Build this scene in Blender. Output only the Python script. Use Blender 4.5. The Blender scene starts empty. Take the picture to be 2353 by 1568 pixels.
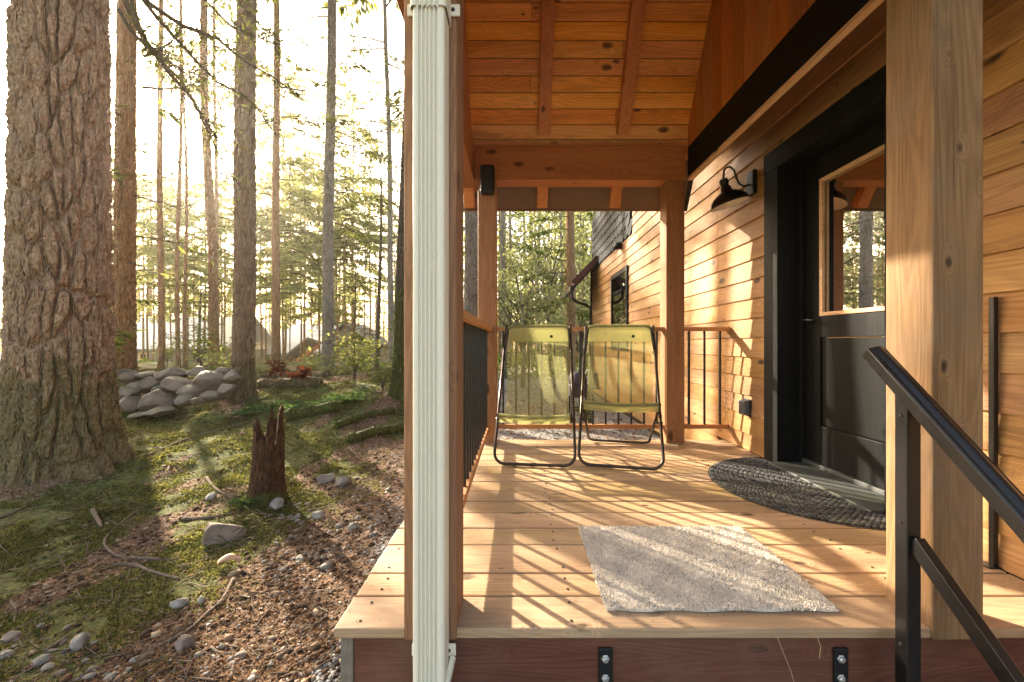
import bpy, math, random
import numpy as np
from mathutils import Vector, Matrix, Euler

sc = bpy.context.scene
COL = sc.collection
rnd = random.Random(7)
PI = math.pi

# ------------------------------------------------------------------ camera
F, H, VX, VY = 930.0, 0.83, 1190.0, 788.0        # focal length (in 2353-wide pixels), eye height above deck, vanishing point
cam = bpy.data.cameras.new("camera")
cam.sensor_width = 36.0
cam.lens = F / 2353.0 * 36.0
cam.shift_x = -(VX - 1176.5) / 2353.0
cam.shift_y = (VY - 784.0) / 2353.0
cam.clip_start, cam.clip_end = 0.02, 2000.0
camo = bpy.data.objects.new("camera", cam)
camo.location = (0, 0, H)
camo.rotation_euler = (PI / 2, 0, 0)
COL.objects.link(camo)
sc.camera = camo

# ------------------------------------------------------------------ light
SUN = Vector((-0.995, 1.0, 0.643)).normalized()   # towards the sun
EL = math.asin(SUN.z)
AZ = math.atan2(SUN.x, SUN.y)                     # from +Y towards +X
w = bpy.data.worlds.new("World"); sc.world = w
w.use_nodes = True
nt = w.node_tree
bg = nt.nodes["Background"]
sky = nt.nodes.new("ShaderNodeTexSky")
sky.sky_type = 'NISHITA'; sky.sun_disc = False
sky.sun_elevation = EL; sky.sun_rotation = AZ
sky.air_density = 1.0; sky.dust_density = 4.0; sky.ozone_density = 1.0
tint = nt.nodes.new("ShaderNodeMix"); tint.data_type = 'RGBA'; tint.blend_type = 'MULTIPLY'
tint.inputs[0].default_value = 1.0; tint.inputs[7].default_value = (1.0, 0.87, 0.72, 1.0)   # warm tint put into the sky colour in place of white balance
nt.links.new(sky.outputs[0], tint.inputs[6]); nt.links.new(tint.outputs[2], bg.inputs[0])
bg.inputs[1].default_value = 0.15
sl = bpy.data.lights.new("sun", 'SUN')
sl.energy = 5.0; sl.angle = math.radians(0.9); sl.color = (1.0, 0.87, 0.69)
slo = bpy.data.objects.new("sun", sl)
slo.rotation_euler = SUN.to_track_quat('Z', 'Y').to_euler()
slo.location = (-20, 20, 20)
COL.objects.link(slo)
sc.view_settings.view_transform = 'Standard'
sc.view_settings.look = 'None'
sc.view_settings.exposure = 2.4
sc.view_settings.gamma = 1.0
sc.cycles.use_denoising = True
sc.cycles.max_bounces = 10
sc.cycles.diffuse_bounces = 5
sc.cycles.transparent_max_bounces = 12
sc.cycles.volume_bounces = 1
sc.cycles.sample_clamp_indirect = 8.0

# ------------------------------------------------------------------ helpers
def W(x, y, Z):                                    # photo pixel (2353 wide) at depth Z -> world
    return ((x - VX) * Z / F, Z, H - (y - VY) * Z / F)

def meta(o, label=None, cat=None, group=None, kind=None):
    if label: o['label'] = label
    if cat: o['category'] = cat
    if group: o['group'] = group
    if kind: o['kind'] = kind
    return o

def thing(name, loc, label, cat, group=None, rz=0.0):
    o = bpy.data.objects.new(name, None)
    o.empty_display_size = 0.1
    o.location = loc; o.rotation_euler = (0, 0, rz)
    COL.objects.link(o)
    return meta(o, label, cat, group)

def mat4(o):
    return Matrix.Translation(o.location) @ o.rotation_euler.to_matrix().to_4x4()

def adopt(ch, par):                                # parent, keeping world-space vertices where they are
    ch.parent = par
    m = Matrix.Identity(4)
    q = par
    chain = []
    while q is not None:
        chain.append(q); q = q.parent
    for q in reversed(chain):
        m = m @ (q.matrix_parent_inverse @ mat4(q) if q.parent else mat4(q))
    ch.matrix_parent_inverse = m.inverted()
    return ch

class MB:
    def __init__(s): s.v = []; s.f = []; s.mi = []; s.m = 0
    def face(s, *ix): s.f.append(ix); s.mi.append(s.m)
    def add(s, vs, fs):
        b = len(s.v); s.v.extend(vs)
        for f in fs: s.face(*[b + i for i in f])
    def hexa(s, p):                                # p: 4 bottom (ccw) + 4 top
        s.add(p, [(3,2,1,0),(4,5,6,7),(0,1,5,4),(1,2,6,5),(2,3,7,6),(3,0,4,7)])
    def box(s, x0, x1, y0, y1, z0, z1):
        s.hexa([(x0,y0,z0),(x1,y0,z0),(x1,y1,z0),(x0,y1,z0),(x0,y0,z1),(x1,y0,z1),(x1,y1,z1),(x0,y1,z1)])
    def bar(s, a, b, wx, wy, up=(0,0,1)):          # rectangular bar from a to b
        a, b = Vector(a), Vector(b); d = (b - a).normalized()
        x = d.cross(Vector(up))
        if x.length < 1e-5: x = d.cross(Vector((0,1,0)))
        x.normalize(); y = x.cross(d)
        p = []
        for c in (a, b):
            for i, j in ((-1,-1),(1,-1),(1,1),(-1,1)):
                p.append(tuple(c + x * (i*wx/2) + y * (j*wy/2)))
        s.hexa(p)
    def tube(s, pts, r, n=8, caps=True, closed=False):
        pts = [Vector(p) for p in pts]; N = len(pts)
        rr = r if isinstance(r, (list, tuple)) else [r]*N
        b = len(s.v); u = None
        for i, p in enumerate(pts):
            d = (pts[min(i+1,N-1)] - pts[max(i-1,0)])
            if d.length < 1e-9: d = Vector((0,0,1))
            d.normalize()
            if u is None:
                u = d.orthogonal().normalized()
            else:
                u = (u - d*u.dot(d))
                u = u.normalized() if u.length > 1e-6 else d.orthogonal().normalized()
            vv = d.cross(u)
            for k in range(n):
                a = 2*PI*k/n
                s.v.append(tuple(p + (u*math.cos(a) + vv*math.sin(a))*rr[i]))
        for i in range(N-1):
            for k in range(n):
                k2 = (k+1) % n
                s.face(b+i*n+k, b+i*n+k2, b+(i+1)*n+k2, b+(i+1)*n+k)
        if caps:
            s.face(*[b+k for k in range(n)][::-1]); s.face(*[b+(N-1)*n+k for k in range(n)])
    def lathe(s, prof, M=None, n=24):              # prof: (r, z)
        b = len(s.v)
        for r, z in prof:
            for k in range(n):
                a = 2*PI*k/n
                p = Vector((r*math.cos(a), r*math.sin(a), z))
                if M is not None: p = M @ p
                s.v.append(tuple(p))
        for i in range(len(prof)-1):
            for k in range(n):
                k2 = (k+1) % n
                s.face(b+i*n+k, b+i*n+k2, b+(i+1)*n+k2, b+(i+1)*n+k)
    def build(s, name, mats, parent=None, smooth=False, bevel=0.0, seg=2):
        me = bpy.data.meshes.new(name)
        me.from_pydata(s.v, [], s.f)
        mats = mats if isinstance(mats, (list, tuple)) else [mats]
        for m in mats: me.materials.append(m)
        if len(mats) > 1: me.polygons.foreach_set('material_index', s.mi)
        if smooth: me.polygons.foreach_set('use_smooth', [True]*len(me.polygons))
        me.update()
        o = bpy.data.objects.new(name, me); COL.objects.link(o)
        if bevel:
            md = o.modifiers.new("bevel", 'BEVEL'); md.width = bevel; md.segments = seg
            md.limit_method = 'ANGLE'; md.angle_limit = math.radians(40)
        if parent is not None: adopt(o, parent)
        return o

def kites(P, D, N_, L, Wd):
    """leaf-shaped quads: base P, direction D, normal N_, length L, width Wd"""
    D = D/np.linalg.norm(D, axis=1, keepdims=True)
    S = np.cross(D, N_); S /= (np.linalg.norm(S, axis=1, keepdims=True)+1e-9)
    L = L[:,None]; Wd = Wd[:,None]
    v0 = P; v1 = P + D*L*0.45 + S*Wd*0.5; v2 = P + D*L; v3 = P + D*L*0.45 - S*Wd*0.5
    V = np.stack([v0, v1, v2, v3], 1).reshape(-1, 3)
    return V, np.arange(len(P)*4).reshape(-1, 4)

def np_mesh(name, V, Fq, mat, parent=None, smooth=False, local=False):
    V = np.asarray(V, dtype=np.float32); Fq = np.asarray(Fq, dtype=np.int32)
    me = bpy.data.meshes.new(name)
    k = Fq.shape[1]
    me.vertices.add(len(V)); me.vertices.foreach_set('co', V.ravel())
    me.loops.add(Fq.size); me.loops.foreach_set('vertex_index', Fq.ravel())
    me.polygons.add(len(Fq))
    me.polygons.foreach_set('loop_start', np.arange(0, Fq.size, k, dtype=np.int32))
    if smooth: me.polygons.foreach_set('use_smooth', np.ones(len(Fq), dtype=bool))
    me.materials.append(mat)
    me.update(calc_edges=True); me.validate()
    o = bpy.data.objects.new(name, me); COL.objects.link(o)
    if parent is not None:
        if local: o.parent = parent
        else: adopt(o, parent)
    return o

def dup(root, loc, rz=0.0, scale=None, label=None, group=None):
    r = root.copy(); COL.objects.link(r); r.location = loc
    r.rotation_euler = (root.rotation_euler.x, root.rotation_euler.y, rz)
    if scale is not None: r.scale = scale
    if label: r['label'] = label
    if group: r['group'] = group
    for ch in list(root.children):
        c = ch.copy(); COL.objects.link(c); c.parent = r
        for g in ch.children:
            d = g.copy(); COL.objects.link(d); d.parent = c
    return r

# numpy noise ---------------------------------------------------------------
def _h(ix, iy, s):
    n = (ix.astype(np.int64)*374761393 + iy.astype(np.int64)*668265263 + s*1442695041) & 0x7fffffff
    n = ((n ^ (n >> 13)) * 1274126177) & 0x7fffffff
    n = (n ^ (n >> 16)) & 0xffff
    return n / 65535.0
def vnoise(x, y, s=0):
    x = np.asarray(x, float); y = np.asarray(y, float)
    ix = np.floor(x); iy = np.floor(y); fx = x-ix; fy = y-iy
    fx = fx*fx*(3-2*fx); fy = fy*fy*(3-2*fy)
    a = _h(ix,iy,s); b = _h(ix+1,iy,s); c = _h(ix,iy+1,s); d = _h(ix+1,iy+1,s)
    return (a*(1-fx)+b*fx)*(1-fy) + (c*(1-fx)+d*fx)*fy
def fbm(x, y, s=0, o=4):
    t = 0; a = 0.5
    for i in range(o):
        t = t + a*vnoise(x*2**i, y*2**i, s+i*17); a *= 0.5
    return t
def sst(a, b, x):
    t = np.clip((np.asarray(x, float)-a)/(b-a), 0, 1); return t*t*(3-2*t)

# ------------------------------------------------------------------ node materials
class NT:
    def __init__(s, name):
        s.m = bpy.data.materials.new(name); s.m.use_nodes = True
        s.t = s.m.node_tree; s.t.nodes.clear()
        s.out = s.t.nodes.new("ShaderNodeOutputMaterial")
    def n(s, ty, **kw):
        nd = s.t.nodes.new(ty)
        for k, v in kw.items(): setattr(nd, k, v)
        return nd
    def set(s, nd, **kw):
        for k, v in kw.items(): s.put(nd.inputs[k.replace('_', ' ')], v)
    def put(s, inp, v):
        if hasattr(v, 'is_output'): s.t.links.new(v, inp)
        else: inp.default_value = v
    def math(s, op, a, b=0.0, c=None, clamp=False):
        nd = s.n("ShaderNodeMath", operation=op, use_clamp=clamp)
        s.put(nd.inputs[0], a); s.put(nd.inputs[1], b)
        if c is not None: s.put(nd.inputs[2], c)
        return nd.outputs[0]
    def vmath(s, op, a, b):
        nd = s.n("ShaderNodeVectorMath", operation=op)
        s.put(nd.inputs[0], a); s.put(nd.inputs[1], b)
        return nd.outputs[0]
    def mapr(s, v, a, b, c, d):
        nd = s.n("ShaderNodeMapRange"); nd.interpolation_type = 'SMOOTHSTEP'
        for i, x in enumerate((v, a, b, c, d)): s.put(nd.inputs[i], x)
        return nd.outputs[0]
    def mix(s, fac, a, b, mode='MIX'):
        nd = s.n("ShaderNodeMix", data_type='RGBA', blend_type=mode)
        s.put(nd.inputs[0], fac)
        for i, v in ((6, a), (7, b)):
            s.put(nd.inputs[i], v if hasattr(v, 'is_output') else (*v[:3], 1.0))
        return nd.outputs[2]
    def noise(s, vec, scale, detail=4.0, rough=0.55, dist=0.0):
        nd = s.n("ShaderNodeTexNoise")
        s.put(nd.inputs['Vector'], vec); s.put(nd.inputs['Scale'], scale)
        s.put(nd.inputs['Detail'], detail); s.put(nd.inputs['Roughness'], rough); s.put(nd.inputs['Distortion'], dist)
        return nd.outputs['Fac']
    def obj(s): return s.n("ShaderNodeTexCoord").outputs['Object']
    def island(s): return s.n("ShaderNodeNewGeometry").outputs['Random Per Island']
    def scale(s, vec, sc3):
        nd = s.n("ShaderNodeMapping"); s.put(nd.inputs['Vector'], vec); nd.inputs['Scale'].default_value = sc3
        return nd.outputs[0]
    def bump(s, h, strength=0.3, dist=0.01):
        nd = s.n("ShaderNodeBump"); s.put(nd.inputs['Height'], h)
        nd.inputs['Strength'].default_value = strength; nd.inputs['Distance'].default_value = dist
        return nd.outputs[0]
    def bsdf(s, col, rough=0.6, metal=0.0, normal=None, spec=0.5):
        p = s.n("ShaderNodeBsdfPrincipled")
        s.put(p.inputs['Base Color'], col if hasattr(col, 'is_output') else (*col[:3], 1.0))
        s.put(p.inputs['Roughness'], rough); p.inputs['Metallic'].default_value = metal
        p.inputs['Specular IOR Level'].default_value = spec
        if normal is not None: s.put(p.inputs['Normal'], normal)
        return p.outputs[0]
    def end(s, sh):
        s.t.links.new(sh, s.out.inputs['Surface']); return s.m

def wood(name, dark, mid, light, axis, knots=0.5, rough=0.62, var=0.3, bump=0.35, stain=None, gloss=0.35, sc=1.0):
    q = NT(name)
    isl = q.island()
    off = q.vmath('MULTIPLY', q.n("ShaderNodeCombineXYZ").outputs[0], (1,1,1))
    cx = q.n("ShaderNodeCombineXYZ")
    q.put(cx.inputs[0], q.math('MULTIPLY', isl, 37.0)); q.put(cx.inputs[1], q.math('MULTIPLY', isl, 91.0)); q.put(cx.inputs[2], q.math('MULTIPLY', isl, 53.0))
    co = q.vmath('ADD', q.obj(), cx.outputs[0])
    ai = 'XYZ'.index(axis)
    def s3(al, cr):
        v = [cr*sc]*3; v[ai] = al*sc; return tuple(v)
    # knots
    vo = q.n("ShaderNodeTexVoronoi"); q.put(vo.inputs['Vector'], q.scale(co, s3(4.2, 8.5))); vo.inputs['Scale'].default_value = 1.0
    d = vo.outputs['Distance']
    kx = q.n("ShaderNodeSeparateColor"); q.put(kx.inputs[0], vo.outputs['Color'])
    kon = q.math('LESS_THAN', kx.outputs[0], knots)
    d = q.math('DIVIDE', d, q.math('MULTIPLY_ADD', q.math('POWER', kx.outputs[1], 2.0), 1.0, 0.35))
    d = q.math('ADD', d, q.math('MULTIPLY_ADD', q.noise(co, 45.0, 3.0), 0.12, -0.06))
    kf = q.math('MULTIPLY', q.mapr(d, 0.10, 0.24, 1.0, 0.0), kon)
    kh = q.math('MULTIPLY', q.mapr(d, 0.05, 0.5, 1.0, 0.0), kon)
    # grain: contour rings of a stretched noise
    n1 = q.noise(q.scale(co, s3(0.55, 6.5)), 1.0, 2.0, 0.5, 0.35)
    n1 = q.math('ADD', n1, q.math('MULTIPLY', kh, 0.13))
    ring = q.math('SINE', q.math('MULTIPLY', n1, 150.0))
    ring = q.math('MULTIPLY_ADD', ring, 0.5, 0.5)
    fine = q.noise(q.scale(co, s3(5.0, 150.0)), 1.0, 3.0, 0.6)
    broad = q.noise(q.scale(co, s3(0.8, 3.5)), 1.0, 3.0, 0.6)
    t = q.math('ADD', q.math('MULTIPLY', n1, 0.55), q.math('MULTIPLY', fine, 0.35))
    t = q.math('ADD', t, q.math('MULTIPLY', broad, 0.35))
    rp = q.n("ShaderNodeValToRGB")
    rp.color_ramp.elements[0].position = 0.38; rp.color_ramp.elements[0].color = (*dark, 1)
    rp.color_ramp.elements[1].position = 0.86; rp.color_ramp.elements[1].color = (*light, 1)
    e = rp.color_ramp.elements.new(0.6); e.color = (*mid, 1)
    q.put(rp.inputs[0], t)
    col = q.mix(q.math('MULTIPLY', ring, 0.28), rp.outputs[0], tuple(0.62*c for c in dark))
    # board to board variation
    hs = q.n("ShaderNodeHueSaturation")
    q.put(hs.inputs['Value'], q.math('MULTIPLY_ADD', isl, 2*var, 1.0-var))
    q.put(hs.inputs['Hue'], q.math('MULTIPLY_ADD', q.math('FRACT', q.math('MULTIPLY', isl, 7.31)), 0.014, 0.493))
    q.put(hs.inputs['Saturation'], q.math('MULTIPLY_ADD', q.math('FRACT', q.math('MULTIPLY', isl, 3.77)), 0.12, 0.95))
    q.put(hs.inputs['Color'], col)
    col = q.mix(q.math('MULTIPLY', kf, 0.93), hs.outputs[0], tuple(0.28*c for c in dark))
    chk = q.mapr(q.noise(q.scale(co, s3(1.1, 70.0)), 1.0, 2.0, 0.5), 0.68, 0.76, 0.0, 0.45)
    col = q.mix(chk, col, tuple(0.35*c for c in dark))
    if stain is not None:
        sn = q.mapr(q.noise(co, 2.3, 5.0, 0.65), 0.45, 0.68, 0.0, 0.75)
        col = q.mix(sn, col, stain)
    h = q.math('ADD', q.math('MULTIPLY', fine, 0.6), q.math('MULTIPLY', ring, 0.3))
    rg = q.math('MULTIPLY_ADD', broad, 0.25, rough-0.12)
    return q.end(q.bsdf(col, rg, 0, q.bump(h, bump, 0.004), gloss))

def plain(name, col, rough=0.5, metal=0.0, spec=0.5, nscale=40.0, namt=0.25, bump=0.1, bd=0.002):
    q = NT(name); co = q.obj()
    n = q.noise(co, nscale, 5.0, 0.6)
    n2 = q.noise(co, nscale*0.12, 3.0, 0.6)
    f = q.math('ADD', q.math('MULTIPLY', n, 0.5), q.math('MULTIPLY', n2, 0.5))
    c = q.mix(f, tuple(x*(1-namt) for x in col), tuple(min(1, x*(1+namt)) for x in col))
    return q.end(q.bsdf(c, q.math('MULTIPLY_ADD', n2, 0.3, rough-0.15), metal, q.bump(n, bump, bd), spec))

M = {}
M['ceiling'] = wood('ceiling_pine', (0.38,0.125,0.020), (0.80,0.35,0.072), (0.92,0.52,0.15), 'X', 0.95, 0.5, 0.17, 0.2)
M['rafter'] = wood('rafter_fir', (0.34,0.11,0.022), (0.60,0.235,0.052), (0.72,0.33,0.09), 'Z', 0.5, 0.5, 0.15, 0.2)
M['beam_x'] = wood('beam_fir_across', (0.26,0.09,0.02), (0.44,0.165,0.04), (0.54,0.235,0.065), 'X', 0.45, 0.5, 0.12, 0.2)
M['beam_y'] = wood('beam_fir_along', (0.21,0.075,0.02), (0.38,0.15,0.04), (0.48,0.21,0.06), 'Y', 0.45, 0.5, 0.12, 0.2)
M['post'] = wood('post_fir', (0.21,0.085,0.026), (0.36,0.16,0.052), (0.46,0.23,0.085), 'Z', 0.55, 0.6, 0.12, 0.4)
M['post_raw'] = wood('post_weathered_fir', (0.11,0.060,0.024), (0.26,0.153,0.064), (0.39,0.25,0.12), 'Z', 0.6, 0.75, 0.1, 0.6, stain=(0.20,0.135,0.085), gloss=0.2)
M['post_dull'] = wood('post_brown_fir', (0.17,0.085,0.04), (0.28,0.15,0.075), (0.37,0.21,0.11), 'Z', 0.5, 0.75, 0.1, 0.6, gloss=0.2)
M['siding'] = wood('cedar_siding', (0.14,0.063,0.020), (0.345,0.175,0.060), (0.51,0.30,0.122), 'Y', 0.75, 0.58, 0.15, 0.35)
M['gable'] = wood('gable_boards', (0.26,0.085,0.018), (0.50,0.18,0.042), (0.62,0.27,0.075), 'Z', 0.5, 0.5, 0.28, 0.2)
M['deck'] = wood('deck_cedar', (0.23,0.132,0.062), (0.43,0.282,0.150), (0.57,0.41,0.245), 'X', 0.7, 0.55, 0.14, 0.35, stain=(0.34,0.235,0.145))
M['rail'] = wood('rail_cedar_across', (0.34,0.14,0.045), (0.50,0.23,0.075), (0.60,0.31,0.12), 'X', 0.4, 0.55, 0.12, 0.25)
M['rail_y'] = wood('rail_cedar_along', (0.34,0.14,0.045), (0.50,0.23,0.075), (0.60,0.31,0.12), 'Y', 0.4, 0.55, 0.12, 0.25)
M['strip'] = wood('pale_strip', (0.45,0.26,0.12), (0.66,0.42,0.22), (0.74,0.52,0.30), 'Y', 0.2, 0.6, 0.05, 0.2)
M['fascia'] = wood('fascia_red_brown', (0.065,0.022,0.011), (0.125,0.043,0.021), (0.19,0.075,0.04), 'X', 0.3, 0.6, 0.05, 0.5, stain=(0.16,0.08,0.05))
M['grey_post'] = wood('grey_timber', (0.12,0.10,0.075), (0.21,0.18,0.135), (0.30,0.26,0.20), 'Z', 0.5, 0.85, 0.1, 0.6)
M['soffit'] = plain('soffit_board', (0.17,0.11,0.075), 0.7, 0, 0.3, 30, 0.15)
M['black_wood'] = wood('black_stained_wood', (0.004,0.0045,0.0045), (0.007,0.008,0.008), (0.014,0.015,0.0145), 'Z', 0.2, 0.6, 0.05, 0.4, gloss=0.2)
M['black_beam'] = plain('black_flashing', (0.004,0.005,0.0058), 0.6, 0, 0.2, 18, 0.3)
M['door'] = wood('black_door_paint', (0.005,0.0055,0.0055), (0.008,0.0085,0.008), (0.015,0.015,0.014), 'Z', 0.1, 0.55, 0.05, 0.35, gloss=0.14)
M['steel_black'] = plain('black_powder_coat', (0.005,0.005,0.0055), 0.34, 0.0, 0.55, 90, 0.3, 0.06)
M['steel_dark'] = plain('dark_bracket_steel', (0.012,0.013,0.014), 0.5, 0.3, 0.5, 60, 0.4, 0.2)
M['bronze'] = plain('brown_chair_tube', (0.055,0.04,0.032), 0.32, 0.6, 0.5, 50, 0.25, 0.05)
M['zinc'] = plain('zinc_bolt', (0.55,0.57,0.55), 0.4, 0.8, 0.5, 60, 0.2)
M['gutter'] = plain('pale_downspout', (0.60,0.585,0.49), 0.38, 0.0, 0.5, 5, 0.025, 0.0)
q_ = NT('pale_downspout_paint'); M['gutter'] = q_.end(q_.bsdf((0.72,0.685,0.56), 0.5, 0, None, 0.3))
M['sill'] = plain('grey_threshold', (0.065,0.07,0.065), 0.6, 0.0, 0.5, 30, 0.2)
M['plastic_black'] = plain('black_plastic', (0.005,0.006,0.0065), 0.5, 0, 0.3, 80, 0.2, 0.08)
M['plastic_grey'] = plain('grey_plastic', (0.10,0.105,0.11), 0.4, 0, 0.5, 60, 0.15, 0.05)
M['dark_red'] = plain('dark_red_trim', (0.09,0.03,0.02), 0.45, 0, 0.5, 30, 0.2)
M['white_in'] = plain('enamel_white', (0.70,0.66,0.58), 0.4, 0, 0.5, 40, 0.05)
M['dark_room'] = plain('dark_interior', (0.05,0.03,0.02), 0.8, 0, 0.2, 5, 0.3)
M['screw'] = plain('dark_screw', (0.05,0.035,0.025), 0.5, 0.4, 0.5, 60, 0.2)

def mat_glass(name='window_glass', refl=0.62):
    q = NT(name)
    lw = q.n("ShaderNodeFresnel"); lw.inputs[0].default_value = 1.5
    f = q.math('MULTIPLY_ADD', lw.outputs[0], 1.0, refl, clamp=True)
    g = q.n("ShaderNodeBsdfGlossy"); g.inputs['Roughness'].default_value = 0.01; g.inputs['Color'].default_value = (0.95,0.95,0.95,1)
    q.put(g.inputs['Normal'], q.bump(q.noise(q.obj(), 1.6, 1.0), 0.02, 0.02))
    t = q.n("ShaderNodeBsdfTransparent"); t.inputs[0].default_value = (0.75,0.8,0.78,1)
    m = q.n("ShaderNodeMixShader"); q.put(m.inputs[0], f); q.put(m.inputs[1], t.outputs[0]); q.put(m.inputs[2], g.outputs[0])
    return q.end(m.outputs[0])
M['glass'] = mat_glass()
M['glass_clear'] = mat_glass('clear_window_glass', 0.12)

def mat_sling(name, alpha, col):
    q = NT(name); co = q.obj()
    wv = q.noise(co, 260.0, 2.0, 0.5)
    c = q.mix(wv, tuple(0.8*x for x in col), tuple(1.15*x for x in col))
    d = q.n("ShaderNodeBsdfDiffuse"); q.put(d.inputs[0], c)
    tl = q.n("ShaderNodeBsdfTranslucent"); q.put(tl.inputs[0], c)
    m1 = q.n("ShaderNodeMixShader"); m1.inputs[0].default_value = 0.62; q.put(m1.inputs[1], d.outputs[0]); q.put(m1.inputs[2], tl.outputs[0])
    tr = q.n("ShaderNodeBsdfTransparent"); tr.inputs[0].default_value = (0.97,0.97,0.75,1)
    m2 = q.n("ShaderNodeMixShader"); q.put(m2.inputs[0], q.math('MULTIPLY_ADD', wv, 0.2, alpha-0.1)); q.put(m2.inputs[1], tr.outputs[0]); q.put(m2.inputs[2], m1.outputs[0])
    return q.end(m2.outputs[0])
M['sling'] = mat_sling('green_mesh_fabric', 0.36, (0.52,0.51,0.24))
M['sling2'] = mat_sling('green_mesh_fabric_doubled', 0.56, (0.52,0.51,0.25))

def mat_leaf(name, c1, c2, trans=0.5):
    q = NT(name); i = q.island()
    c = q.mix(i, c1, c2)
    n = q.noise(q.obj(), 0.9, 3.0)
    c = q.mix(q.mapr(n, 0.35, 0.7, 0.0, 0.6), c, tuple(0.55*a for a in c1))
    d = q.n("ShaderNodeBsdfDiffuse"); q.put(d.inputs[0], c)
    t = q.n("ShaderNodeBsdfTranslucent"); q.put(t.inputs[0], q.mix(1.0, c, (1.25,1.2,0.7), 'MULTIPLY'))
    m = q.n("ShaderNodeMixShader"); m.inputs[0].default_value = trans
    q.put(m.inputs[1], d.outputs[0]); q.put(m.inputs[2], t.outputs[0])
    return q.end(m.outputs[0])
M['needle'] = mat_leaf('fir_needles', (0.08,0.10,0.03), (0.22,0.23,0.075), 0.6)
M['needle_far'] = mat_leaf('far_fir_needles', (0.26,0.29,0.14), (0.58,0.58,0.32), 0.62)  # paleness of distant haze is put into the needle colour
M['needle_wood'] = mat_leaf('far_wood_needles', (0.10,0.12,0.05), (0.24,0.26,0.12), 0.55)
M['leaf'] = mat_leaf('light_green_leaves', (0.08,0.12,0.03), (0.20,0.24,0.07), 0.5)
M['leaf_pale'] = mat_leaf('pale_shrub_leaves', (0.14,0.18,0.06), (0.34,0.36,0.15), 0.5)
M['leaf_bright'] = mat_leaf('hazy_pale_leaves', (0.22,0.25,0.13), (0.50,0.53,0.33), 0.55)  # leaf colour lightened to carry the haze in the porch opening
M['fern'] = mat_leaf('low_green_leaves', (0.06,0.11,0.04), (0.13,0.2,0.08), 0.4)
M['dead_red'] = mat_leaf('dead_red_fronds', (0.08,0.024,0.014), (0.15,0.05,0.028), 0.3)
M['moss_blade'] = mat_leaf('moss_blades', (0.05,0.06,0.02), (0.27,0.26,0.105), 0.4)
M['litter'] = mat_leaf('brown_needle_litter', (0.07,0.038,0.02), (0.34,0.205,0.115), 0.15)

def mat_bark(name, c1, c2, c3, moss=0.0, mosstop=1.0, s=1.0, lich=0.25):
    q = NT(name); co = q.obj()
    st = q.scale(co, (9*s, 9*s, 2.2*s))
    vo = q.n("ShaderNodeTexVoronoi"); vo.feature = 'DISTANCE_TO_EDGE'; q.put(vo.inputs['Vector'], q.vmath('ADD', st, q.scale(q.n("ShaderNodeTexCoord").outputs['Object'], (0,0,0)))); vo.inputs['Scale'].default_value = 1.6
    n = q.noise(st, 2.2, 6.0, 0.65, 0.4)
    n2 = q.noise(co, 3.0*s, 4.0, 0.6)
    n3 = q.noise(co, 34.0*s, 4.0, 0.65)
    c = q.mix(q.mapr(n, 0.3, 0.7, 0, 1), c1, c2)
    c = q.mix(q.mapr(n2, 0.42, 0.7, 0, 0.7), c, c3)
    c = q.mix(q.mapr(n3, 0.6, 0.75, 0, lich), c, (0.40,0.40,0.34))
    if moss > 0:
        z = q.n("ShaderNodeSeparateXYZ"); q.put(z.inputs[0], co)
        low = q.mapr(z.outputs[2], mosstop*0.15, mosstop, 1.0, 0.06)
        mm = q.mapr(q.math('ADD', q.math('MULTIPLY', low, 0.5), q.noise(co, 5.0, 5.0, 0.65)), 0.62, 0.86, 0.0, moss)
        c = q.mix(mm, c, q.mix(n3, (0.045,0.058,0.014), (0.12,0.13,0.035)))
    h = q.math('ADD', q.math('MULTIPLY', q.mapr(vo.outputs['Distance'], 0.0, 0.28, 0.0, 1.0), 0.7), q.math('MULTIPLY', n, 0.7))
    h = q.math('ADD', h, q.math('MULTIPLY', n3, 0.2))
    return q.end(q.bsdf(c, 0.9, 0, q.bump(h, 1.0, 0.05/s), 0.15))
M['bark_big'] = mat_bark('thick_fir_bark', (0.23,0.137,0.082), (0.50,0.345,0.23), (0.36,0.25,0.16), 0.6, 1.0, 2.2, 0.7)
M['bark'] = mat_bark('grey_brown_bark', (0.17,0.11,0.068), (0.34,0.235,0.15), (0.29,0.21,0.14), 0.5, 1.0, 1.3)
M['bark_warm'] = mat_bark('warm_brown_bark', (0.24,0.125,0.06), (0.42,0.25,0.13), (0.33,0.22,0.13), 0.3, 0.8, 1.3, 0.15)
M['bark_grey'] = mat_bark('pale_grey_bark', (0.24,0.20,0.15), (0.42,0.375,0.305), (0.22,0.18,0.13), 0.4, 0.8, 1.8, 0.4)
M['bark_moss'] = mat_bark('mossy_dark_bark', (0.08,0.06,0.04), (0.16,0.12,0.085), (0.12,0.10,0.06), 0.95, 2.6, 1.4)
M['branch'] = mat_bark('branch_bark', (0.09,0.065,0.04), (0.17,0.125,0.08), (0.15,0.13,0.08), 0, 1, 4.0, 0.2)
M['stick'] = mat_bark('bare_stick_bark', (0.15,0.105,0.075), (0.28,0.22,0.165), (0.2,0.15,0.11), 0, 1, 6.0, 0.4)
M['stump'] = mat_bark('rotten_stump_wood', (0.035,0.018,0.010), (0.12,0.062,0.030), (0.07,0.036,0.019), 0.7, 0.16, 3.0, 0.05)

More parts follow.
